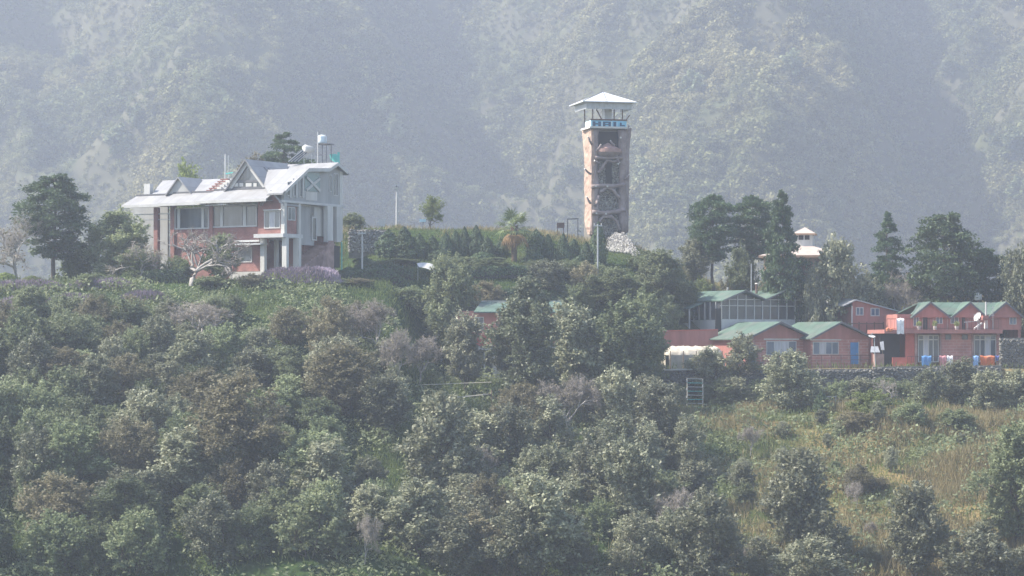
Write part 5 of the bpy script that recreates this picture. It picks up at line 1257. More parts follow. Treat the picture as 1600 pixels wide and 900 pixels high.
for px_ in (1128, 1140, 1153, 1166, 1179, 1192, 1204, 1217, 1230, 1243, 1255):
    u_, _ = fz(px_, 480); zt_ = float(np.interp(u_, [p[0] for p in pts], [p[1] for p in pts])) - .1
    T.part('mullion', MB().box(u_ - .035, u_ + .035, .02, .095, zsill + .003, zt_, fr), M['white'], gzg)
T.part('transom', MB().box(0, uend, .03, .09, zh - .03, zh + .03, fr), M['white'], gzg)
T.part('transom', MB().box(0, uend, .03, .09, zev - .04, zev + .02, fr), M['white'], gzg)
back = 7.4
for i in (0, 2):
    (ua, za), (ub, zb), (uc, zc) = pts[i], pts[i + 1], pts[i + 2]
    T.part('roof', MB().prism([fr(ua - .12, -.45, za), fr(ub, -.45, zb + .14), fr(ub, back, zb + .14), fr(ua - .12, back, za)], (0, 0, -.09)).prism([fr(ub, -.45, zb + .14), fr(uc - .01, -.45, zc), fr(uc - .01, back, zc), fr(ub, back, zb + .14)], (0, 0, -.09)), M['greenroof'])
    T.part('bargeboard', MB().prism([fr(ua, -.5, za - .1), fr(ub, -.5, zb + .04), fr(ub, -.5, zb + .15), fr(ua, -.5, za + .02)], -fr.W * .04).prism([fr(ub, -.5, zb + .04), fr(uc, -.5, zc - .1), fr(uc, -.5, zc + .02), fr(ub, -.5, zb + .15)], -fr.W * .04), M['beam'])
# side towards the trees: posts, glass, low wall, lean-to roof
ws = lambda px, py: fr.S(px, py, 0.0)
T.part('wall', MB().box(.0, .15, .2, 7.2, gz - .6, zsill - .05, fr), M['white']); T.part('side_glazing', MB().box(.05, .1, .25, 7.2, zsill - .047, pts[0][1] - .1, fr), M['glasshall'])
for k in range(9): T.part('side_post', MB().box(-.06, .04, .6 + .8 * k, .68 + .8 * k, zsill - .04, pts[0][1] - .12, fr), M['white'])
T.part('lean_to_roof', MB().prism([fr(0, 2.2, pts[0][1] - .12), fr(0, 7.6, pts[0][1] - .12), fr(-1.5, 7.6, pts[0][1] - .62), fr(-1.5, 2.2, pts[0][1] - .62)], (0, 0, -.07)), M['greenroof'])
for k in range(4): T.part('lean_to_post', MB().box(-1.42, -1.32, 2.4 + 1.6 * k, 2.5 + 1.6 * k, gz - .4, pts[0][1] - .68, fr), M['white'])
T.part('lean_to_wall', MB().box(-1.40, -1.34, 2.5, 7.3, gz - .5, zsill - .3, fr), M['white'])
T.part('door', fbox(fr, 1118, 1127, 482, 524, -.05, .0), M['dark'])
for px_, py_, h_ in ((1070, 458, .5), (1137, 454, .5)): T.part('vent_pipe', MB().tube([uz(px_, py_ + 4, 5.0), uz(px_, py_ - 5, 5.0)], .09, 8), M['white'])
st = T.part('stove_pipe', MB().tube([uz(1182, 459, 2.2), uz(1182, 444, 2.2)], .10, 8), M['rust']); T.part('cowl', MB().tube([uz(1182, 444, 2.2) + Vector((0, 0, .01)), uz(1182, 442, 2.2)], [.17, .06], 8), M['cream'], st)
# red garden wall below it
q = at(1072, 522, 203.4)
w_ = Thing('red_garden_wall', 'low red garden wall between the tarpaulin shelter and the glass hall', 'wall', (q.x, q.y, hz(q.x, q.y)))
a, b = at(1036, 518, 203.0), at(1122, 516, 203.2)
w_.part('wall_body', MB().prism([(a.x, a.y, -2.1), (b.x, b.y, -2.1), tuple(b), tuple(a)], (0, .25, 0)), M['redplain']); w_.part('coping', MB().prism([tuple(a + Vector((0, -.05, .003))), tuple(b + Vector((0, -.05, .003))), tuple(b + Vector((0, -.05, .09))), tuple(a + Vector((0, -.05, .09)))], (0, .35, 0)), M['redbright'])

# ------------------------------------------------------------------ red cottages with green gable roofs
def cottage(px0, pxa, px1, pye, pya, Y, label, ang=-28, win=None, door=None, back=5.6):
    global fr
    fr = Frame(px0, Y, ang); gz = hz(fr.O.x, Y)
    T = Thing('red_cottage', label, 'house', fr(0, 0, gz), 'red cottages with green roofs')
    (ua, za), (ub, zb), (uc, zc) = fz(px0, pye), fz(pxa, pya), fz(px1, pye)
    zc = za = (za + zc) / 2
    T.part('wall', MB().box(.06, uc - .06, 0, .2, gz - .4, za - .05, fr), M['redwall'])
    for ua_ in (.06, uc - .26): T.part('side_wall', MB().box(ua_, ua_ + .2, .203, back - .3, gz - .4, za - .05, fr), M['redplain'])
    T.part('gable_wall', MB().prism([fr(.06, -.03, za - .2), fr(uc - .06, -.03, zc - .2), fr(uc - .06, -.03, zc - .05), fr(ub, -.03, zb - .1), fr(.06, -.03, za - .05)], fr.W * .15), M['redplain'])
    T.part('roof', MB().prism([fr(-.3, -.4, za - .12), fr(ub, -.4, zb + .08), fr(ub, back, zb + .08), fr(-.3, back, za - .12)], (0, 0, -.09)).prism([fr(ub, -.4, zb + .08), fr(uc - .004, -.4, zc), fr(uc - .004, back, zc), fr(ub, back, zb + .08)], (0, 0, -.09)), M['greenroof'])
    T.part('bargeboard', MB().prism([fr(-.3, -.46, za - .26), fr(ub, -.46, zb - .06), fr(ub, -.46, zb + .09), fr(-.3, -.46, za - .11)], -fr.W * .04).prism([fr(ub, -.46, zb - .06), fr(uc, -.46, zc - .14), fr(uc, -.46, zc + .01), fr(ub, -.46, zb + .09)], -fr.W * .04), M['beam'])
    T.part('lintel', MB().box(fz(win[0] - 4, 0)[0], fz(win[1] + 4, 0)[0], -.04, -.003, fz(win[0], win[2] - 4)[1], fz(win[0], win[2] - 2)[1], fr), M['cream'])
    fwin(T, fr, *win, 0, 3, 'white', 'glassb', .06, curtains=(1, 2) if win[0] < 1250 else (1,))
    if door:
        d = T.part('door', fbox(fr, door[0], door[1], door[2], door[3], -.04, -.003), M['bluepaint']); T.part('door_frame', fbox(fr, door[1] + .2, door[1] + 1.6, door[2] - 1, door[3], -.05, -.003), M['white'], d)
        T.part('handle', fbox(fr, door[1] - 2.4, door[1] - 1.4, (door[2] + door[3]) / 2, (door[2] + door[3]) / 2 + 2, -.08, -.045), M['steel'], d)
    return T
cottage(1166, 1215, 1267, 527, 504, 199, 'red cottage with green roof and wide curtained window, nearer the tarpaulin shelter', win=(1197, 1244, 533, 555), door=(1171, 1180, 540, 573))
cottage(1268, 1310, 1358, 526, 504, 200.4, 'red cottage with bright blue door beside the guest house', win=(1269.8, 1310, 534, 554), door=(1329, 1341, 535, 569))
# railing in front of the cottages
o_ = at(1290, 575, 197.2); T = Thing('cottage_railing', 'thin dark railing along the terrace before the red cottages', 'railing', (o_.x, o_.y, hz(o_.x, o_.y)))
a, b = at(1192, 556, 196.9), at(1360, 555, 197.2)
T.part('top_rail', MB().bar(a, b, .04), M['rust']); T.part('mid_rail', MB().bar(a - Vector((0, 0, .35)), b - Vector((0, 0, .35)), .03), M['rust'])
for k in range(12): p = a.lerp(b, k / 11); T.part('post', MB().bar(p - Vector((0, 0, .022)), (p.x, p.y, hz(p.x, p.y) - .1), .04), M['rust'])

# ------------------------------------------------------------------ old red cottage further back
fr = Frame(1332, 207.5, -20); gz = hz(fr.O.x, 207.5)
T = Thing('old_red_cottage', 'weathered red cottage with grey roof half hidden behind the blue-door cottage', 'house', fr(0, 0, gz))
ue = fz(1400, 480)[0]; zE = fz(1400, 486)[1]; zA = fz(1338, 468)[1]
T.part('wall', MB().box(0, ue, 0, .2, gz - .4, zE, fr), M['redplain']); T.part('side_wall', MB().box(0, .2, .203, 3.6, gz - .4, zE + .3, fr), M['redplain'])
T.part('gable_wall', MB().prism([fr(0, .0, zE + .003), fr(ue, .0, zE + .003), fr(ue, .0, zE + .05), fr(.3, .0, zA - .1), fr(0, .0, zA - .2)], fr.W * .15), M['redplain'])
T.part('roof', MB().prism([fr(.2, -.3, zA), fr(ue + .3, -.3, zE - .02), fr(ue + .3, 4, zE + .4), fr(.2, 4, zA + .3)], (0, 0, -.08)).prism([fr(.2, -.3, zA), fr(.2, 4, zA + .3), fr(-1.0, 4, zA - .3), fr(-1.0, -.3, zA - .5)], (0, 0, -.08)), M['steel'])
fwin(T, fr, 1337, 1349, 480, 493, 0, 1, 'white', 'glassb'); fwin(T, fr, 1360, 1374, 481, 494, 0, 1, 'white', 'glassb')
T.part('pilaster', fbox(fr, 1330.5, 1332.5, 478, 512, -.06, -.003), M['cream'])
for px_ in (1342, 1354, 1366, 1380): T.part('railing_post', fbox(fr, px_, px_ + 1.2, 503, 520, -.5, -.44), M['rust'])
T.part('railing', fbox(fr, 1330, 1395, 505, 506.4, -.52, -.43), M['rust'])

# ------------------------------------------------------------------ two-storey red guest house
fr = Frame(1384, 200.5, -4); gz = hz(fr.O.x, 200.5)
T = Thing('guest_house', 'two-storey red guest house with green roof, balcony and laundry', 'house', fr(0, 0, gz))
U_ = lambda px, w=0: fr.F(px, 500, w)[0]
Z_ = lambda py, w=0, px=1480: fr.F(px, py, w)[1]
zs0, zs1 = Z_(521), Z_(515)
T.part('floor_slab', MB().box(-.3, U_(1562), -.9, 5.5, zs0, zs1, fr), M['redplain'], label='red balcony slab edge')
T.part('terrace_slab', MB().box(0, U_(1562), -1.4, -.1, gz - .5, gz + .12, fr), M['cream'])
T.part('wall', MB().box(U_(1415), U_(1432), 0, .2, gz - .3, zs0 - .003, fr), M['redbright'], label='bright red pier beside the dark porch')
T.part('wall', MB().box(U_(1471), U_(1518), 0, .2, gz - .3, zs0 - .003, fr), M['redwall']); T.part('wall', MB().box(0, U_(1415) - .01, 2.0, 2.2, gz - .3, zs0 - .003, fr), M['dark'], label='dark recessed porch wall')  # recessed wall is near black: the porch shade put into its colour
T.part('parapet', MB().box(0.4, U_(1415), -.6, -.45, gz - .3, gz + .85, fr), M['redbright'])
T.part('end_wall', MB().box(U_(1557), U_(1562), -.02, 5.2, gz - .3, zs0 - .003, fr), M['redwall'])
T.part('back_wall', MB().box(0, U_(1557) - .01, 5.0, 5.2, gz - .3, zs0 - .003, fr), M['redplain'])
for a, b in ((1429, 1433), (1468, 1470.5), (1518, 1521)): T.part('column', MB().box(U_(a), U_(b), -.08, -.003, gz - .2, zs0 - .003, fr), M['stained'])
for px0_, px1_, cu in ((1434, 1467, (1,)), (1521.5, 1556.5, (2,))):
    fo = fwin(T, fr, px0_, px1_, 523, 566, .1, 3, 'cream', 'glass', .08, hbar=0, name='glazed_door', curtains=cu)
    T.part('transom', MB().box(U_(px0_), U_(px1_), .03, .045, Z_(531.5), Z_(530), fr), M['cream'], fo)
for a in (1477, 1503): fwin(T, fr, a, a + 9, 522.5, 530.5, 0, 0, 'beam', 'glass', .05)
# upper storey, set back behind the balcony
wu = 2.4
zg = Z_(476, wu); ze = Z_(491, wu)
uu = lambda px: fr.F(px, 500, wu)[0]
T.part('upper_wall', MB().box(uu(1402), uu(1596), wu, wu + .2, zs1 + .003, ze, fr), M['redplain']); T.part('upper_wall', MB().box(uu(1592), uu(1596), wu + .203, wu + 5, gz, ze, fr), M['redplain'])
T.part('upper_wall', MB().box(uu(1402), uu(1404), wu + .203, wu + 5, zs1 + .003, ze, fr), M['redplain'])
zr = Z_(473.5, wu)
T.part('roof', MB().prism([fr(uu(1424), wu - .1, ze - .02), fr(uu(1596), wu - .1, ze - .02), fr(uu(1578), wu + 2.4, zr + .1), fr(uu(1446), wu + 2.4, zr + .1)], (0, 0, -.09)).prism([fr(uu(1446), wu + 2.4, zr + .1), fr(uu(1578), wu + 2.4, zr + .1), fr(uu(1600), wu + 5, ze), fr(uu(1416), wu + 5, ze)], (0, 0, -.09)), M['greenroof'])
for a, b, c in ((1422, 1452, 1483.5), (1484, 1514, 1541), (1541.5, 1570, 1598)):
    g = T.part('gable_wall', MB().prism([fr(uu(a + 2), wu - .25, ze - .25), fr(uu(c - 2), wu - .25, ze - .25), fr(uu(b), wu - .25, zr)], fr.W * .24), M['redplain'])
    T.part('gable_roof', MB().prism([fr(uu(a), wu - .45, ze - .22), fr(uu(b), wu - .45, zr + .12), fr(uu(b), wu + 2.2, zr + .12), fr(uu(a), wu + 1.0, ze - .22)], (0, 0, -.07)).prism([fr(uu(b), wu - .45, zr + .12), fr(uu(c), wu - .45, ze - .22), fr(uu(c), wu + 1.0, ze - .22), fr(uu(b), wu + 2.2, zr + .12)], (0, 0, -.07)), M['greenroof'], g)
    T.part('bargeboard', MB().prism([fr(uu(a), wu - .5, ze - .40), fr(uu(b), wu - .5, zr - .06), fr(uu(b), wu - .5, zr + .11), fr(uu(a), wu - .5, ze - .23)], -fr.W * .04).prism([fr(uu(b), wu - .5, zr - .06), fr(uu(c), wu - .5, ze - .40), fr(uu(c), wu - .5, ze - .23), fr(uu(b), wu - .5, zr + .11)], -fr.W * .04), M['beam'], g)
for a, b, t_, bt in ((1427, 1436, 494, 510), (1462, 1473, 491, 506), (1485, 1498, 492, 506), (1577, 1588, 492, 507)): fwin(T, fr, a, b, t_, bt, wu, 1, 'white', 'glassb', .05)
for a, b in ((1442, 1449), (1503, 1508)): T.part('door', MB().box(uu(a), uu(b), wu - .06, wu - .003, zs1 + .005, Z_(486, wu), fr), M['dark'])
for a in (1440, 1451, 1457, 1479, 1511, 1550): T.part('pilaster', MB().box(uu(a), uu(a + 2), wu - .05, wu - .003, zs1 + .005, ze - .3, fr), M['stained'])
# balcony railings, upper and lower
def railing(T, px0, px1, w, ztop, zbot, step, mat='rust'):
    u0, u1 = U_(px0, w), U_(px1, w); r = T.part('railing', MB().box(u0, u1, w, w + .04, ztop - .04, ztop, fr).box(u0, u1, w, w + .04, zbot + .08, zbot + .11, fr), M[mat])
    n = int((u1 - u0) / step)
    for i in range(n + 1): u = u0 + (u1 - u0) * i / n; T.part('baluster', MB().box(u - .012, u + .012, w + .008, w + .03, zbot, ztop - .041, fr), M[mat], r)
railing(T, 1386, 1560, -.85, zs1 + .85, zs1, .3)
railing(T, 1418, 1560, -1.35, gz + .95, gz + .12, .3)
zl = gz + .95
def cloth(px0, px1, drop, mat, label, w=-1.39, ztop=zl, dz=0.03, cat='laundry'):
    u0, u1 = U_(px0, w), U_(px1, w); n = 10; V = []
    for side, sg in (('f', -1), ('b', 1)):
        pass
    mb = MB(); rows = 6
    grid = []
    for j in range(rows * 2 + 1):
        s = (j - rows) / rows; row = []
        for i in range(n + 1):
            k = i / n; u = u0 + (u1 - u0) * k
            d = abs(s) * drop * (1 if s < 0 else .55) + .03 * math.sin(k * 9 + px0)
            ww = w + .06 * (1 if s > 0 else -1) * min(1, abs(s) * 4) + .035 * math.sin(k * 14 + px0) * min(1, abs(s) * 2)
            row.append(fr(u, ww, ztop + dz - d))
        grid.append(row)
    vs = [p for r in grid for p in r]; m = n + 1
    mb.add(vs, [(j * m + i, j * m + i + 1, (j + 1) * m + i + 1, (j + 1) * m + i) for j in range(rows * 2) for i in range(n)])
    return single('hanging_cloth', mb, mat, label, cat, fr((u0 + u1) / 2, w, ztop - drop), 'laundry on the guest house', True)
cl = lambda n, c, **k: paint('cloth_' + n, c, 0.9, 0.3, 3.0, **k)
cloth(1440, 1455, .75, cl('blue', (.10, .25, .52)), 'blue cloth over the lower railing before the curtained door')
cloth(1468, 1478.5, .85, cl('pink', (.50, .24, .26)), 'dull pink cloth on the railing beside a white sheet')
cloth(1479.5, 1488.5, 1.35, cl('white', (.62, .62, .64)), 'long white sheet hanging on the lower railing')
cloth(1520, 1529, .75, cl('paleblue', (.24, .40, .68)), 'pale blue towel on the railing next to the orange blanket')
cloth(1531.5, 1554, .75, cl('orange', (.55, .16, .07), dirt=(.6, .45, .35), dirt_amt=.8), 'orange and white striped blanket on the lower railing')
cloth(1555.5, 1562, .4, cl('indigo', (.12, .16, .42)), 'small indigo cloth at the end of the railing')
cloth(1401, 1412.5, 1.22, cl('whitebright', (.74, .74, .76)), 'bright white bedsheet hung over the balcony edge', w=-.9, ztop=zs1 + .85)
cloth(1384, 1395, .25, cl('orangebit', (.62, .22, .12)), 'small orange cloth on the balcony slab', w=-.92, ztop=zs1 + .1)
# things on the balcony roof terrace
def rp(px, py, w): u, z = fr.F(px, py, w); return fr(u, w, z)
b0 = rp(1528, 512, -.2); D = Thing('satellite_dish', 'white satellite dish on a mast on the guest house balcony', 'satellite dish', (b0.x, b0.y, zs1))
def dish(D, c, ax, r):
    ax = ax.normalized(); s = ax.cross(Vector((0, 0, 1))).normalized(); t = ax.cross(s); n = 18; vs = []; fs = []
    for k, (rr, dp) in enumerate(((.02, .0), (.5, .06), (1.0, .22))):
        vs += [c + (s * math.cos(2 * math.pi * i / n) + t * math.sin(2 * math.pi * i / n)) * r * rr + ax * dp * r for i in range(n)]
    for k in range(2): fs += [(k * n + i, k * n + (i + 1) % n, (k + 1) * n + (i + 1) % n, (k + 1) * n + i) for i in range(n)]
    D.part('dish', MB().add(vs, fs), M['white'], smooth=True); f = c + ax * r * 1.0
    D.part('feed_arm', MB().bar(c - t * r * .9 + ax * .2 * r, f, .03).box(f.x - .05, f.x + .05, f.y - .05, f.y + .05, f.z - .05, f.z + .05), M['steel'])
dish(D, rp(1528, 495.5, -.2), Vector((-.75, -.45, .45)), .38); D.part('mast', MB().tube([(b0.x, b0.y, zs1), rp(1528, 496, -.17)], .04, 6), M['steel'])
b0 = rp(1368, 528, -1.6); D = Thing('satellite_dish', 'small satellite dish between the blue-door cottage and the porch', 'satellite dish', (b0.x, b0.y, hz(b0.x, b0.y)))
dish(D, rp(1362, 526.5, -1.6), Vector((.1, -.35, .95)), .28); D.part('mast', MB().tube([(b0.x, b0.y, hz(b0.x, b0.y) - .1), rp(1366, 528, -1.57)], .035, 6), M['steel'])
b0 = rp(1540.5, 515, .6); D = Thing('vent_stack', 'tall white pipe rising from an orange block on the guest house balcony', 'pipe', (b0.x, b0.y, zs1))
D.part('pipe', MB().tube([rp(1540.5, 495, .6), rp(1540.5, 471.5, .6)], .065, 8), M['white']); D.part('block', fbox(fr, 1536, 1545, 493, 500, .3, .9), M['redplain']); D.part('leg', fbox(fr, 1539, 1543.5, 500.3, 514, .5, .8), M['cream'])
b0 = rp(1530, 512, .2); D = Thing('solar_panel_rack', 'slanted pale collector rack on the guest house balcony', 'solar rack', (b0.x, b0.y, zs1))
D.part('rail', MB().bar(rp(1522, 514, -.1), rp(1534, 505, .5), .12), M['white']); D.part('rail', MB().bar(rp(1506, 503.5, .2), rp(1531, 501.5, .3), .06), M['white'])
D.part('leg', MB().bar(rp(1511, 504, .2), (rp(1511, 504, .2).x, rp(1511, 504, .2).y, zs1), .05), M['steel']); D.part('leg', MB().bar(rp(1531, 502.5, .3), (rp(1531, 502, .3).x, rp(1531, 502, .3).y, zs1), .05), M['steel'])
b0 = rp(1551, 512, .4); D = Thing('tv_antenna', 'thin pronged aerial on the guest house balcony', 'antenna', (b0.x, b0.y, zs1))
D.part('mast', MB().tube([rp(1551.5, 515, .4), rp(1551.5, 478, .4)], .025, 6), M['steel'])
for k in range(4): D.part('prong', MB().bar(rp(1548.5, 481 + 6 * k, .4), rp(1554, 480.5 + 6 * k, .4), .025), M['white'])
for i, (px_, lab) in enumerate(((1436, 'round pot plant on the balcony below the first gable'), (1461, 'small pot plant beside the balcony door'), (1495, 'white trough planter on the balcony rail'))):
    p = rp(px_, 513, -.55); p.z = zs1
    D = Thing('pot_plant', lab, 'plant', p); D.part('pot', MB().tube([p, p + Vector((0, 0, .28))], [.12, .17], 10), M['cream'])
    c = np.array(p) + [0, 0, .45]; dd = unit(rs.randn(160, 3)); V, Q = diamonds(c + dd * .24 * rs.rand(160, 1) ** .4, unit(rs.randn(160, 3)), .13, .06)
    f = bpy.data.objects.new('leaves', np_mesh('leaves', V - np.array(p), Q, M_LEAF['bright'])); link(f, D.o)
# white tank on a post behind the roof
b0 = at(1528, 475, 209); D = Thing('header_tank', 'small white header tank on a post above the guest house roof', 'tank', (b0.x, b0.y, hz(b0.x, b0.y)))
p0, p1 = at(1528, 469, 209), at(1528, 458.5, 209)
D.part('body', MB().tube([p0, p0 + Vector((0, 0, .05)), p1 - Vector((0, 0, .05)), p1], [.28, .32, .32, .2], 12), M['white'], smooth=True)
D.part('post', MB().tube([(b0.x, b0.y, hz(b0.x, b0.y) - .1), p0 - Vector((0, 0, .003))], .09, 8), M['rust']); D.part('lid', MB().tube([p1 + Vector((0, 0, .003)), p1 + Vector((0, 0, .06))], .14, 10), M['steel'])
# crate and leaning sheet in the gap
b0 = rp(1366, 572, -1.2); g_ = hz(b0.x, b0.y)
D = Thing('metal_bin', 'grey bin with a pale slanted lid between cottage and guest house', 'bin', (b0.x, b0.y, g_))
D.part('body', MB().box(U_(1361), U_(1375), -1.5, -.7, g_ - .1, Z_(553, -1.2), fr), M['stained']); D.part('lid', MB().prism([rp(1360, 551, -1.55), rp(1375, 551, -1.55), rp(1372, 542, -.7), rp(1361, 542, -.7)], (0, 0, .04)), M['steel'])
b0 = rp(1380, 570, -.9); D = Thing('leaning_board', 'pale board leaning beside the dark guest house porch', 'board', (b0.x, b0.y, hz(b0.x, b0.y)))
D.part('sheet', MB().prism([rp(1377, 547, -.95), rp(1382, 547, -.95), rp(1380.5, 533, -.75), rp(1375, 534.5, -.75)], fr.W * .04), M['curtain']); D.part('prop', MB().bar(rp(1379, 546, -.9), (rp(1379, 546, -.9).x, rp(1379, 546, -.9).y, hz(b0.x, b0.y) - .05), .06), M['wood'])

# ------------------------------------------------------------------ retaining walls of loose stone
def stone_wall(label, pa, pb, thick, n, seed, smin=.10, smax=.2, core='mortar', stone='stone'):
    """pa, pb: (px, py_top, py_bottom, Y)"""
    a1, a0 = at(pa[0], pa[1], pa[3]), at(pa[0], pa[2], pa[3]); b1, b0 = at(pb[0], pb[1], pb[3]), at(pb[0], pb[2], pb[3])
    c = (a0 + b0) / 2
    T = Thing('stone_wall', label, 'wall', (c.x, c.y, hz(c.x, c.y)))
    T.part('core', MB().prism([a0 - Vector((0, 0, .5)), b0 - Vector((0, 0, .5)), b1, a1], (0, thick, 0)), M[core])
    def pt(rr):
        s, t = rr.random(), rr.random() * .95; p = a0.lerp(b0, s).lerp(a1.lerp(b1, s), t); return (p.x, p.y + .03, p.z)
    T.part('stones', pebbles(pt, n, smin, smax, seed), M[stone], kind='stuff')
    return T
stone_wall('dark stone retaining wall below the red cottages', (1128, 578, 640, 196.2), (1362, 576, 640, 196.2), .5, 2600, 31)
stone_wall('dark stone retaining wall below the guest house laundry', (1364, 573, 640, 196.1), (1565, 571, 640, 196.1), .5, 2300, 32)
stone_wall('tall dark stone wall beyond the guest house end', (1563, 528, 600, 198.0), (1640, 527, 600, 198.0), .5, 1300, 33)
stone_wall('grey wall under the tarpaulin shelter', (1020, 579, 632, 196.1), (1126, 578, 636, 196.1), .5, 900, 34)
stone_wall('dry-stone terrace wall between the lodge and the cypress row', (545, 358, 394, 213.2), (606, 359, 394, 213.6), .6, 750, 35, .08, .17, 'mortar', 'tstone')
# ------------------------------------------------------------------ pavilion behind the conifers
YP = 213.0; pf = Frame(1255, YP, 12); gz = hz(pf.O.x, YP)
M['pav'] = paint('pale_pink_tile_roof', (0.42, 0.36, 0.32), 0.7, 0.15, 2.0, (0.45, 0.36, 0.3), 0.4); M['pavwood'] = paint('tan_timber_eaves', (0.42, 0.27, 0.18), 0.8, 0.25, 3.0)
T = Thing('garden_pavilion', 'two-tier pavilion with pale hipped roofs half hidden behind a conifer', 'pavilion', pf(0, 1.5, gz))
def hip(u0, u1, w0, w1, ze, u2, u3, w2, w3, zt, nm, th=.12):
    b = [pf(u0, w0, ze), pf(u1, w0, ze), pf(u1, w1, ze), pf(u0, w1, ze)]; t = [pf(u2, w2, zt), pf(u3, w2, zt), pf(u3, w3, zt), pf(u2, w3, zt)]
    o = T.part(nm, MB().hexa([*b, *t]), M['pav']); T.part('eaves', MB().hexa([p - Vector((0, 0, th)) for p in b] + [p - Vector((0, 0, .003)) for p in b]), M['pavwood'], o); return o
zz = lambda py, px=1255: pf.F(px, py, 0)[1]
hip(-3.5, 3.5, -2.0, 5.0, zz(400), -.75, .75, .75, 2.25, zz(384), 'lower_roof', .2)
T.part('lantern', MB().box(-.7, .7, .8, 2.2, zz(386), zz(364), pf), M['cream'])
for a in (-.45, .05): T.part('lantern_window', MB().box(a, a + .4, .77, .797, zz(374), zz(367), pf), M['dark'])
hip(-.95, .95, .55, 2.45, zz(364), -.03, .03, 1.45, 1.55, zz(354), 'upper_roof')
for u in (-3.0, -1.0, 1.0, 3.0):
    for w in (-1.6, 4.6): T.part('post', MB().box(u - .11, u + .11, w - .11, w + .11, gz - .3, zz(400) - .21, pf), M['pavwood'])
T.part('wall', MB().box(-2.2, 2.4, 1.6, 1.8, gz - .3, zz(400) - .21, pf), M['stained']); T.part('fascia_beam', MB().box(-3.1, 3.1, -1.68, -1.5, zz(400) - .5, zz(400) - .215, pf), M['pavwood'])

# ------------------------------------------------------------------ white building hidden by trees
hf = Frame(700, 194.5, 0); gz = hz(hf.O.x + 5, 195)
fr = hf
T = Thing('terrace_house', 'white and red house with green roof screened by tall trees', 'house', hf(6, 1, gz))
u = lambda px, w=0: hf.F(px, 500, w)[0]
z = lambda py, w=0: hf.F(800, py, w)[1]
T.part('wall', MB().box(u(712), u(905), 1.6, 1.8, gz - .5, z(546), hf), M['grey']); T.part('base_wall', MB().box(u(700), u(910), -.1, 1.4, gz - 1.5, z(591), hf), M['grey'])
T.part('floor_slab', MB().box(u(708), u(912), -.15, 5.2, z(591) + .003, z(587), hf), M['cream']); T.part('balcony_slab', MB().box(u(708), u(912), -.2, 5.2, z(547), z(541), hf), M['white'])
for a, b in ((712, 715), (732, 745), (756, 758), (770, 790), (806, 810), (822, 836), (858, 861), (880, 896)):
    T.part('column', MB().box(u(a), u(b), .0, .12, z(587) + .003, z(547) - .003, hf), M['white'])
for a in (716, 746, 759, 791, 837, 862): T.part('door', MB().box(u(a), u(a + 9), 1.5, 1.597, z(587), z(550), hf), M['glass'])
T.part('upper_wall', MB().box(u(715, 2), u(880, 2), 2.0, 2.2, z(541) + .003, z(486, 2), hf), M['redplain']); T.part('parapet', MB().box(u(722), u(760), -.15, -.05, z(541) + .003, z(524), hf), M['redbright'], label='red balcony parapet glimpsed between the leaves')
T.part('parapet', MB().box(u(790), u(900), -.15, -.05, z(541) + .003, z(528), hf), M['redplain'])
for a in (740, 780, 820, 860): fwin(T, hf, a, a + 16, 495, 515, 2.0, 1)
T.part('roof', MB().prism([hf(u(740, 1), 1.0, z(487, 1)), hf(u(886, 1), 1.0, z(487, 1)), hf(u(876, 4), 3.6, z(471, 4)), hf(u(752, 4), 3.6, z(471, 4))], (0, 0, -.09)), M['greenroof']); T.part('roof', MB().prism([hf(u(752, 4), 3.6, z(471, 4)), hf(u(876, 4), 3.6, z(471, 4)), hf(u(886, 6), 6.0, z(484, 6)), hf(u(740, 6), 6.0, z(484, 6))], (0, 0, -.09)), M['greenroof'])
T.part('ridge_cap', MB().bar(hf(u(752, 4), 3.6, z(470.5, 4)), hf(u(876, 4), 3.6, z(470.5, 4)), .16, .05), M['white'])
for k in range(7): px_ = 714 + 9 * k; T.part('flower_pot', MB().tube([hf(u(px_), .1, z(541) + .004), hf(u(px_), .1, z(541) + .22)], [.10, .14], 8), M['cream'])

# ------------------------------------------------------------------ tarpaulin shelter
YS = 198.2; sf = Frame(1037, YS, -6); gz = hz(sf.O.x + 2, YS)
M['tarp'] = paint('beige_tarpaulin', (0.58, 0.52, 0.42), 0.85, 0.3, 1.5, (0.36, 0.31, 0.25), 0.5, bump=0.3); M['tarpd'] = paint('worn_cloth_panel', (0.44, 0.40, 0.34), 0.9, 0.3, 2.0, (0.26, 0.23, 0.20), 0.5)
T = Thing('tarpaulin_shelter', 'rounded beige tarpaulin shelter on the terrace edge beside the cottages', 'shelter', sf(2.4, 1, gz))
n, m = 34, 26; L_ = 4.85; H_ = sf.F(1085, 541, 0)[1] - gz; vs = []
for i in range(n + 1):
    s = i / n; e = min(1, (min(s, 1 - s) / .13)); e = math.sqrt(max(0.0, 1 - (1 - e) ** 2)) if e < 1 else 1
    for j in range(m + 1):
        a = math.pi * j / m; rr = 1.0 + .012 * math.sin(i * 1.3 + j * .5) + .06 * (mnoise.noise(Vector((i * .45, j * .5, 0))))
        y = 1.2 - 1.2 * math.cos(a) * rr * (.55 + .45 * e); h = H_ * (max(0, math.sin(a)) ** .55) * (.5 + .5 * e) * rr - .03 * math.sin(s * math.pi * 5) ** 2 
        vs.append(sf(s * L_ + (.10 * math.sin(j * .9) if i in (0, n) else 0), y, gz + (max(h, .0) if 0 < j < m else -.05)))
T.part('cover', MB().add(vs, [(i * (m + 1) + j, (i + 1) * (m + 1) + j, (i + 1) * (m + 1) + j + 1, i * (m + 1) + j + 1) for i in range(n) for j in range(m)] + [tuple(range(m + 1))[::-1], tuple(n * (m + 1) + j for j in range(m + 1))]), M['tarp'], smooth=True)
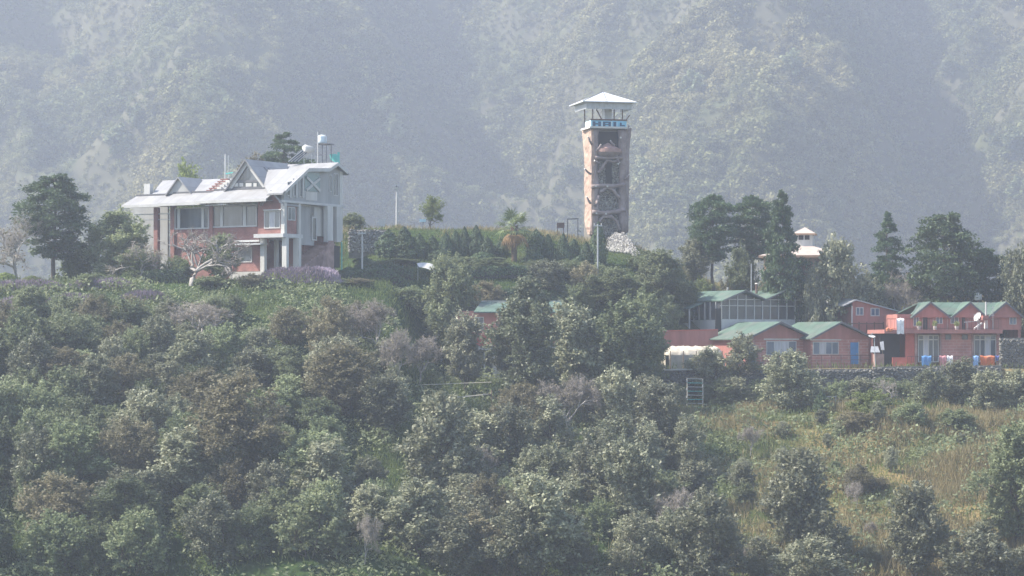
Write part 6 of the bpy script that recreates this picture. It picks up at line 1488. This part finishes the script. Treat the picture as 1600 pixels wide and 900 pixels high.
for k in range(4): T.part('side_panel', MB().prism([sf(.55 + 1.02 * k, -.06, gz), sf(1.5 + 1.02 * k, -.06, gz), sf(1.5 + 1.02 * k, .02, gz + H_ * .62), sf(.55 + 1.02 * k, .02, gz + H_ * .62)], -sf.W * .03), M['tarpd'])
for k in range(5): T.part('pole', MB().tube([sf(.5 + 1.02 * k, -.14, gz - .1), sf(.5 + 1.02 * k, -.12, gz + H_ * .8)], .04, 6), M['wood'])
T.part('doorway', MB().box(.16, .42, .06, .1, gz, gz + 1.1, sf), M['dark'])
a, b = at(1033, 578, 196.0), at(1082, 577, 195.95); single('terrace_kerb', MB().bar(a, b, .3, .12), M['white'], 'pale kerb in front of the tarpaulin shelter', 'kerb', a)

# ------------------------------------------------------------------ posts, poles, signs
def pole(px, pyt, Y, r, label, name='utility_pole', arm=None, mat='steel'):
    p = at(px, pyt, Y); g = hz(p.x, Y); T = Thing(name, label, 'pole', (p.x, Y, g)); T.part('shaft', MB().tube([(p.x, Y, g - .2), (p.x, Y, (g + p.z) / 2), p], [r * 1.2, r * 1.1, r], 8), M[mat])
    if arm: T.part('crossarm', MB().bar(p + Vector((-arm, -.12, -.15)), p + Vector((arm, -.12, -.15)), .07), M[mat]); T.part('insulator', MB().tube([p + Vector((-arm * .8, -.12, -.11)), p + Vector((-arm * .8, -.12, .06))], .04, 6), M['cream']); T.part('insulator', MB().tube([p + Vector((arm * .8, -.12, -.11)), p + Vector((arm * .8, -.12, .06))], .04, 6), M['cream'])
    return T
pole(566, 362, 203, .065, 'slim grey pole standing before the dry-stone wall', arm=.3); pole(934, 350, 206, .065, 'slim pole with crossarm before the tower foot', arm=.35)
pole(1174, 412, 211, .05, 'short bare pole behind the glass hall gables'); pole(565, 600, 186, .05, 'short pale post on the slope by the rope fence', mat='cream')
p = at(620, 292, 219); g = hz(p.x, 219); T = Thing('lamp_post', 'street lamp with flat panel head on the upper terrace', 'lamp', (p.x, 219, g))
T.part('post', MB().tube([(p.x, 219, g - .2), (p.x, 219, p.z)], [.11, .075], 8), M['white']); T.part('panel', MB().prism([p + Vector((-.42, -.3, .06)), p + Vector((.32, -.3, .12)), p + Vector((.32, .3, .16)), p + Vector((-.42, .3, .1))], (0, 0, .05)), M['steel']); T.part('lamp_head', MB().box(p.x - .3, p.x + .12, 218.85, 219.1, p.z - .18, p.z - .04), M['cream']); T.part('bracket', MB().bar(p + Vector((0, 0, .0)), p + Vector((-.05, 0, .1)), .1), M['beam'])
p = at(597, 349, 217.5); g = hz(p.x, 217.5); T = Thing('notice_board', 'square white notice board on a post beside the lamp', 'sign', (p.x, 217.5, g)); T.part('board', MB().box(p.x - .28, p.x + .28, 217.42, 217.46, p.z - .22, p.z + .36), M['white']); T.part('post', MB().bar((p.x, 217.5, g - .2), (p.x, 217.5, p.z + .3), .07), M['beam'])
p = at(661, 345, 218.5); g = hz(p.x, 218.5); T = Thing('notice_board', 'small pale sign plate behind the lone young tree', 'sign', (p.x, 218.5, g)); T.part('board', MB().box(p.x - .3, p.x + .25, 218.4, 218.44, p.z - .1, p.z + .15), M['paleblue']); T.part('post', MB().bar((p.x, 218.5, g - .2), (p.x, 218.5, p.z), .05), M['beam'])
p = at(895, 343, 217.5); g = hz(p.x, 217.5); T = Thing('swing_frame', 'dark metal frame standing on the ridge beside the tower', 'frame', (p.x, 217.5, g))
for px_ in (887, 903): q = at(px_, 343, 217.5); T.part('post', MB().bar((q.x, q.y, g - .3), q, .08), M['beam'])
T.part('crossbar', MB().bar(at(886, 342.3, 217.5), at(904, 341.8, 217.5), .1), M['beam']); T.part('brace', MB().bar(at(903, 360, 217.5), at(908, 362, 217.5), .06), M['beam'])
p = at(876, 352, 217.2); g = hz(p.x, 217.2); T = Thing('ridge_box', 'dark box-shaped board on posts by the swing frame', 'board', (p.x, 217.2, g)); T.part('panel', MB().box(p.x - .32, p.x + .32, 217.1, 217.35, p.z - .22, p.z + .22), M['rust']); T.part('leg', MB().bar((p.x - .25, 217.22, g - .2), (p.x - .25, 217.22, p.z - .22), .06), M['rust']); T.part('leg', MB().bar((p.x + .25, 217.22, g - .2), (p.x + .25, 217.22, p.z - .22), .06), M['rust'])
p = at(880, 365, 209.5); single('orange_marker', MB().tube([(p.x, p.y, hz(p.x, p.y) - .1), (p.x, p.y, hz(p.x, p.y) + 1.0)], [.09, .06], 8), M['redplain'], 'short reddish marker post on the cypress terrace', 'post', (p.x, p.y, hz(p.x, p.y)))
# white tent
TY = 206.5; p = at(664, 425, TY); g = hz(p.x, TY); T = Thing('canopy_tent', 'small white curved canopy on the hedge terrace', 'tent', (p.x, TY, g))
vs = []; n = 12
for i in range(n + 1):
    k = i / n; px_ = 651 + 27 * k; py_ = 411.5 + 2 * k + 9 * k * (1 - k) * -1
    a = at(px_, py_, TY - 1.2 + 0); b = at(px_ + 4, py_ + 14 - 8 * (1 - k), TY - 1.9); c = at(px_ + 2, py_ + 5, TY + .6); vs += [b, a, c]
T.part('sheet', MB().add(vs, [(3 * i + j, 3 * i + j + 1, 3 * i + j + 4, 3 * i + j + 3) for i in range(n) for j in range(2)]), M['white'], smooth=True)
for px_ in (653, 677): q = at(px_, 420, TY - 1.0); T.part('pole', MB().tube([(q.x, q.y, hz(q.x, q.y) - .1), at(px_, 413, TY - 1.0)], .03, 6), M['steel'])

# ------------------------------------------------------------------ clipped hedges on the garden terraces
def hedge(px0, px1, Y, h, label, wid=.5):
    x0, x1 = (px0 - 800) * Y / FOC, (px1 - 800) * Y / FOC; n = int((x1 - x0) * 420)
    x = rs.uniform(x0, x1, n); side = rs.randint(0, 3, n); y = np.where(side == 0, Y - wid, np.where(side == 1, Y + wid, rs.uniform(Y - wid, Y + wid, n))) + rs.randn(n) * .06
    g = hill(x, np.full(n, Y)); z_ = g + np.where(side == 2, h, rs.rand(n) * h) + rs.randn(n) * .05 + (fbm(x * .7, y, 2) - .5) * .25
    nn = np.where(side[:, None] == 2, [0, 0, 1.0], np.where(side[:, None] == 0, [0, -1.0, .2], [0, 1.0, .2]))
    l = .17 * (.6 + .8 * rs.rand(n)); V, Q = diamonds(np.stack([x, y, z_], -1), unit(nn + rs.randn(n, 3) * .5), l, l * .55)
    b = np.array([(x0 + x1) / 2, Y, hz((x0 + x1) / 2, Y)]); root = empty('clipped_hedge', b); tag(root, label, 'hedge', 'hedges on the garden terraces')
    o = bpy.data.objects.new('foliage', np_mesh('foliage', V - b, Q, M_LEAF['cypress'])); link(o, root)
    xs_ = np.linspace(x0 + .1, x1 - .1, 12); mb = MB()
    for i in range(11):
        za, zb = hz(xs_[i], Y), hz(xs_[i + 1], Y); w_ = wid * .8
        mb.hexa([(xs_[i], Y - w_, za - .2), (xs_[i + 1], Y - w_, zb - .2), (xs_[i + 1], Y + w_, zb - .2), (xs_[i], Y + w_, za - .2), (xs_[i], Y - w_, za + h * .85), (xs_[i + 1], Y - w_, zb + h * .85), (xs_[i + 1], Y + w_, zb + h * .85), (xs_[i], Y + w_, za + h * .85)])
    c_ = bpy.data.objects.new('inner_twigs', mb.mesh('inner_twigs', M['dark'], b)); link(c_, root)  # solid near-black core inside the leaves
hedge(528, 645, 205.5, .7, 'clipped hedge between the lodge and the white canopy, upper row'); hedge(690, 835, 206.5, .7, 'clipped hedge running below the palm, upper row'); hedge(845, 940, 207.5, .7, 'clipped hedge running towards the tower, upper row')
hedge(545, 640, 202.0, .75, 'clipped hedge above the twiggy tree, lower row'); hedge(700, 880, 204.0, .7, 'clipped hedge above the screened house, lower row')
hedge(225, 290, 197.3, .8, 'clipped hedge under the bare tree before the lodge'); hedge(415, 455, 195.6, .5, 'short clipped hedge below the flower bed by the lodge')
for i, (px_, pt_, Y_, w_, lab) in enumerate([(570, 400, 208, 1.6, 'round dark bush beside the slim pole'), (545, 415, 203, 1.5, 'round dark bush at the edge of the flower bed'), (580, 432, 202, 1.4, 'round green bush on the lower hedge row'), (640, 385, 211, 2.2, 'wide dark bush under the cypress row'), (690, 388, 210.5, 2.2, 'second wide dark bush under the cypress row'), (755, 392, 209.5, 2.4, 'third wide dark bush under the cypress row'), (835, 392, 209.5, 2.0, 'dark bush at the foot of the palm'), (880, 388, 210, 2.0, 'dark bush below the swing frame'), (905, 398, 209, 1.8, 'low dark bush before the tower pole'), (70, 442, 196, 1.4, 'small dark bush beside the bright clipped bush'), (42, 478, 191.5, 1.3, 'small dark bush between the purple beds')]):
    plant_at('clipped', px_, pt_, Y_, w_, label=lab, cat='bush')

# ------------------------------------------------------------------ ropes, steps and small things of the slope
M['rope'] = paint('pale_rope', (0.58, 0.54, 0.46), 0.9, 0.2, 5.0)
def rope(pts, r, label, name='rope_line', mat='rope', posts=()):
    P_ = [at(*p) for p in pts]; T = Thing(name, label, 'rope', P_[0])
    T.part('line', MB().tube(P_, r, 5), M[mat])
    for px_, py_, Y_ in posts: q = at(px_, py_, Y_); T.part('post', MB().tube([(q.x, q.y, hz(q.x, q.y) - .3), q + Vector((0, 0, .1))], .05, 6), M['wood'])
    return T
rp_ = rope([(538, 614.5, 184), (560, 616, 184), (600, 619.5, 184), (650, 622.5, 184), (700, 622, 184), (740, 618.5, 184.5), (768, 615.5, 185)], .045, 'pale rope bridge handline strung across the clearing', posts=((538, 600, 184), (768, 612, 185)))
for k in range(26):
    s = k / 25; px_ = 540 + 226 * s; py_ = 614.5 + 8 * math.sin(math.pi * min(1, s * 1.02)) ; q = at(px_, py_ + .8, 184 + s); rp_.part('plank', MB().box(q.x - .13, q.x + .12, q.y - .25, q.y + .25, q.z - .03, q.z + .02), M['wood'] if k % 3 else M['cream'])
rope([(538, 603, 184), (600, 602.5, 184.2), (680, 600.5, 184.6), (768, 597, 185)], .025, 'thin upper rope above the rope bridge handline', mat='rope')
rope([(1000, 642, 189), (1040, 646, 189), (1085, 648, 189.5), (1110, 645, 190)], .035, 'pale rope along the lawn edge below the rope ladder')
rope([(880, 637, 187), (930, 654, 187), (968, 657, 187.5)], .026, 'thin rope running down behind the dark trees'); rope([(905, 655, 186), (940, 671, 186), (970, 676, 186)], .03, 'lower rope above the plank steps', posts=((970, 652, 186), (905, 660, 186)))
q = at(955, 688, 184.5); T = Thing('plank_steps', 'pale plank steps of the rope bridge beside the leafy trees', 'steps', (q.x, q.y, hz(q.x, q.y)))
for k in range(6): q = at(943 + 4.6 * k, 694 - 2.4 * k, 184 + .3 * k); T.part('plank', MB().prism([q + Vector((-.14, -.2, 0)), q + Vector((.22, -.25, .05)), q + Vector((.26, .2, .05)), q + Vector((-.1, .25, 0))], (0, 0, .04)), M['cream'])
T.part('stringer', MB().bar(at(941, 697, 184), at(970, 682, 185.6), .06), M['wood']); T.part('support', MB().bar(at(942, 697, 184), at(942, 720, 184), .07).bar(at(969, 683, 185.5), at(969, 710, 185.5), .07), M['wood'])
single('fallen_plank', MB().bar(at(886, 699, 182), at(904, 701, 182), .2, .06), M['cream'], 'single pale plank lying near the wooden fence', 'plank', at(895, 700, 182))
q = at(848, 722, 179); T = Thing('wooden_fence', 'low grey paling fence under the tallest dark tree', 'fence', (q.x, q.y, hz(q.x, q.y)))
for k in range(15): px_ = 832 + 2.6 * k; c = at(px_, 720, 179); g = hz(c.x, 179); T.part('paling', MB().box(c.x - .035, c.x + .035, 178.98, 179.02, g - .1, g + .85), M['cream'])
a_, b_ = at(831, 720, 179.06), at(870, 720, 179.06); T.part('rail', MB().bar((a_.x, a_.y, hz(a_.x, 179) + .6), (b_.x, b_.y, hz(b_.x, 179) + .6), .06), M['wood'])
# rope ladder frame on the lower lawn
YL = 193.2; q = at(1086, 640, YL); T = Thing('rope_ladder', 'white rope ladder hanging from a frame above the lower lawn', 'ladder', (q.x, YL, hz(q.x, YL)))
tl, tr_ = at(1073.5, 591, YL), at(1098, 592, YL)
for p in (tl, tr_): T.part('side_rope', MB().tube([p, (p.x + .02, YL, p.z - 1.2), (p.x - .01, YL, p.z - 2.35)], .035, 6), M['rope'])
for k in range(8): zz_ = tl.z - .02 - .31 * k; T.part('rung', MB().bar((tl.x, YL, zz_ - .02 * (k % 2)), (tr_.x, YL, zz_ - .03), .045), M['white'] if k % 2 == 0 else M['teal'])
for k in range(7):
    for p in (tl, tr_):
        if (k + (p is tl)) % 2: T.part('knot', MB().tube([(p.x, YL, p.z - .12 - .31 * k), (p.x, YL, p.z - .30 - .31 * k)], .055, 6), M['white'])
for p in (tl, tr_): T.part('frame_post', MB().tube([(p.x, YL + .3, hz(p.x, YL + .3) - .2), (p.x, YL + .25, p.z + .05)], .035, 6), M['wood'])
T.part('frame_bar', MB().bar(tl + Vector((-.1, .25, .05)), tr_ + Vector((.1, .25, .05)), .05), M['wood'])
for i, (px_, py_, w_, lab) in enumerate([(1300, 620, .35, 'white frame marker on the lower lawn nearest the small cypress'), (1313, 628, .3, 'white corner marker in the middle of the lower lawn'), (1327, 628, .35, 'white marker bar on the lower lawn nearest the bright shrub')]):
    q = at(px_, py_, 192); g = hz(q.x, 192); T = Thing('lawn_marker', lab, 'marker', (q.x, 192, g)); T.part('bar', MB().bar((q.x - w_, 192, q.z), (q.x + w_, 192, q.z + .02), .07), M['white']); T.part('peg', MB().bar((q.x + w_ * .8, 192, g - .1), (q.x + w_ * .8, 192, q.z - .036), .05), M['white'])
# pale boulder edge and white stump on the slope, and forked trunks near the bottom
q = at(515, 617, 184.5); single('earth_ledge', pebbles(lambda rr: tuple(at(rr.uniform(498, 540), rr.uniform(613, 619), 184.6)), 60, .1, .2, 77), M['tstone'], 'pale stony ledge where the rope bridge is tied', 'ledge', (q.x, q.y, hz(q.x, q.y)))
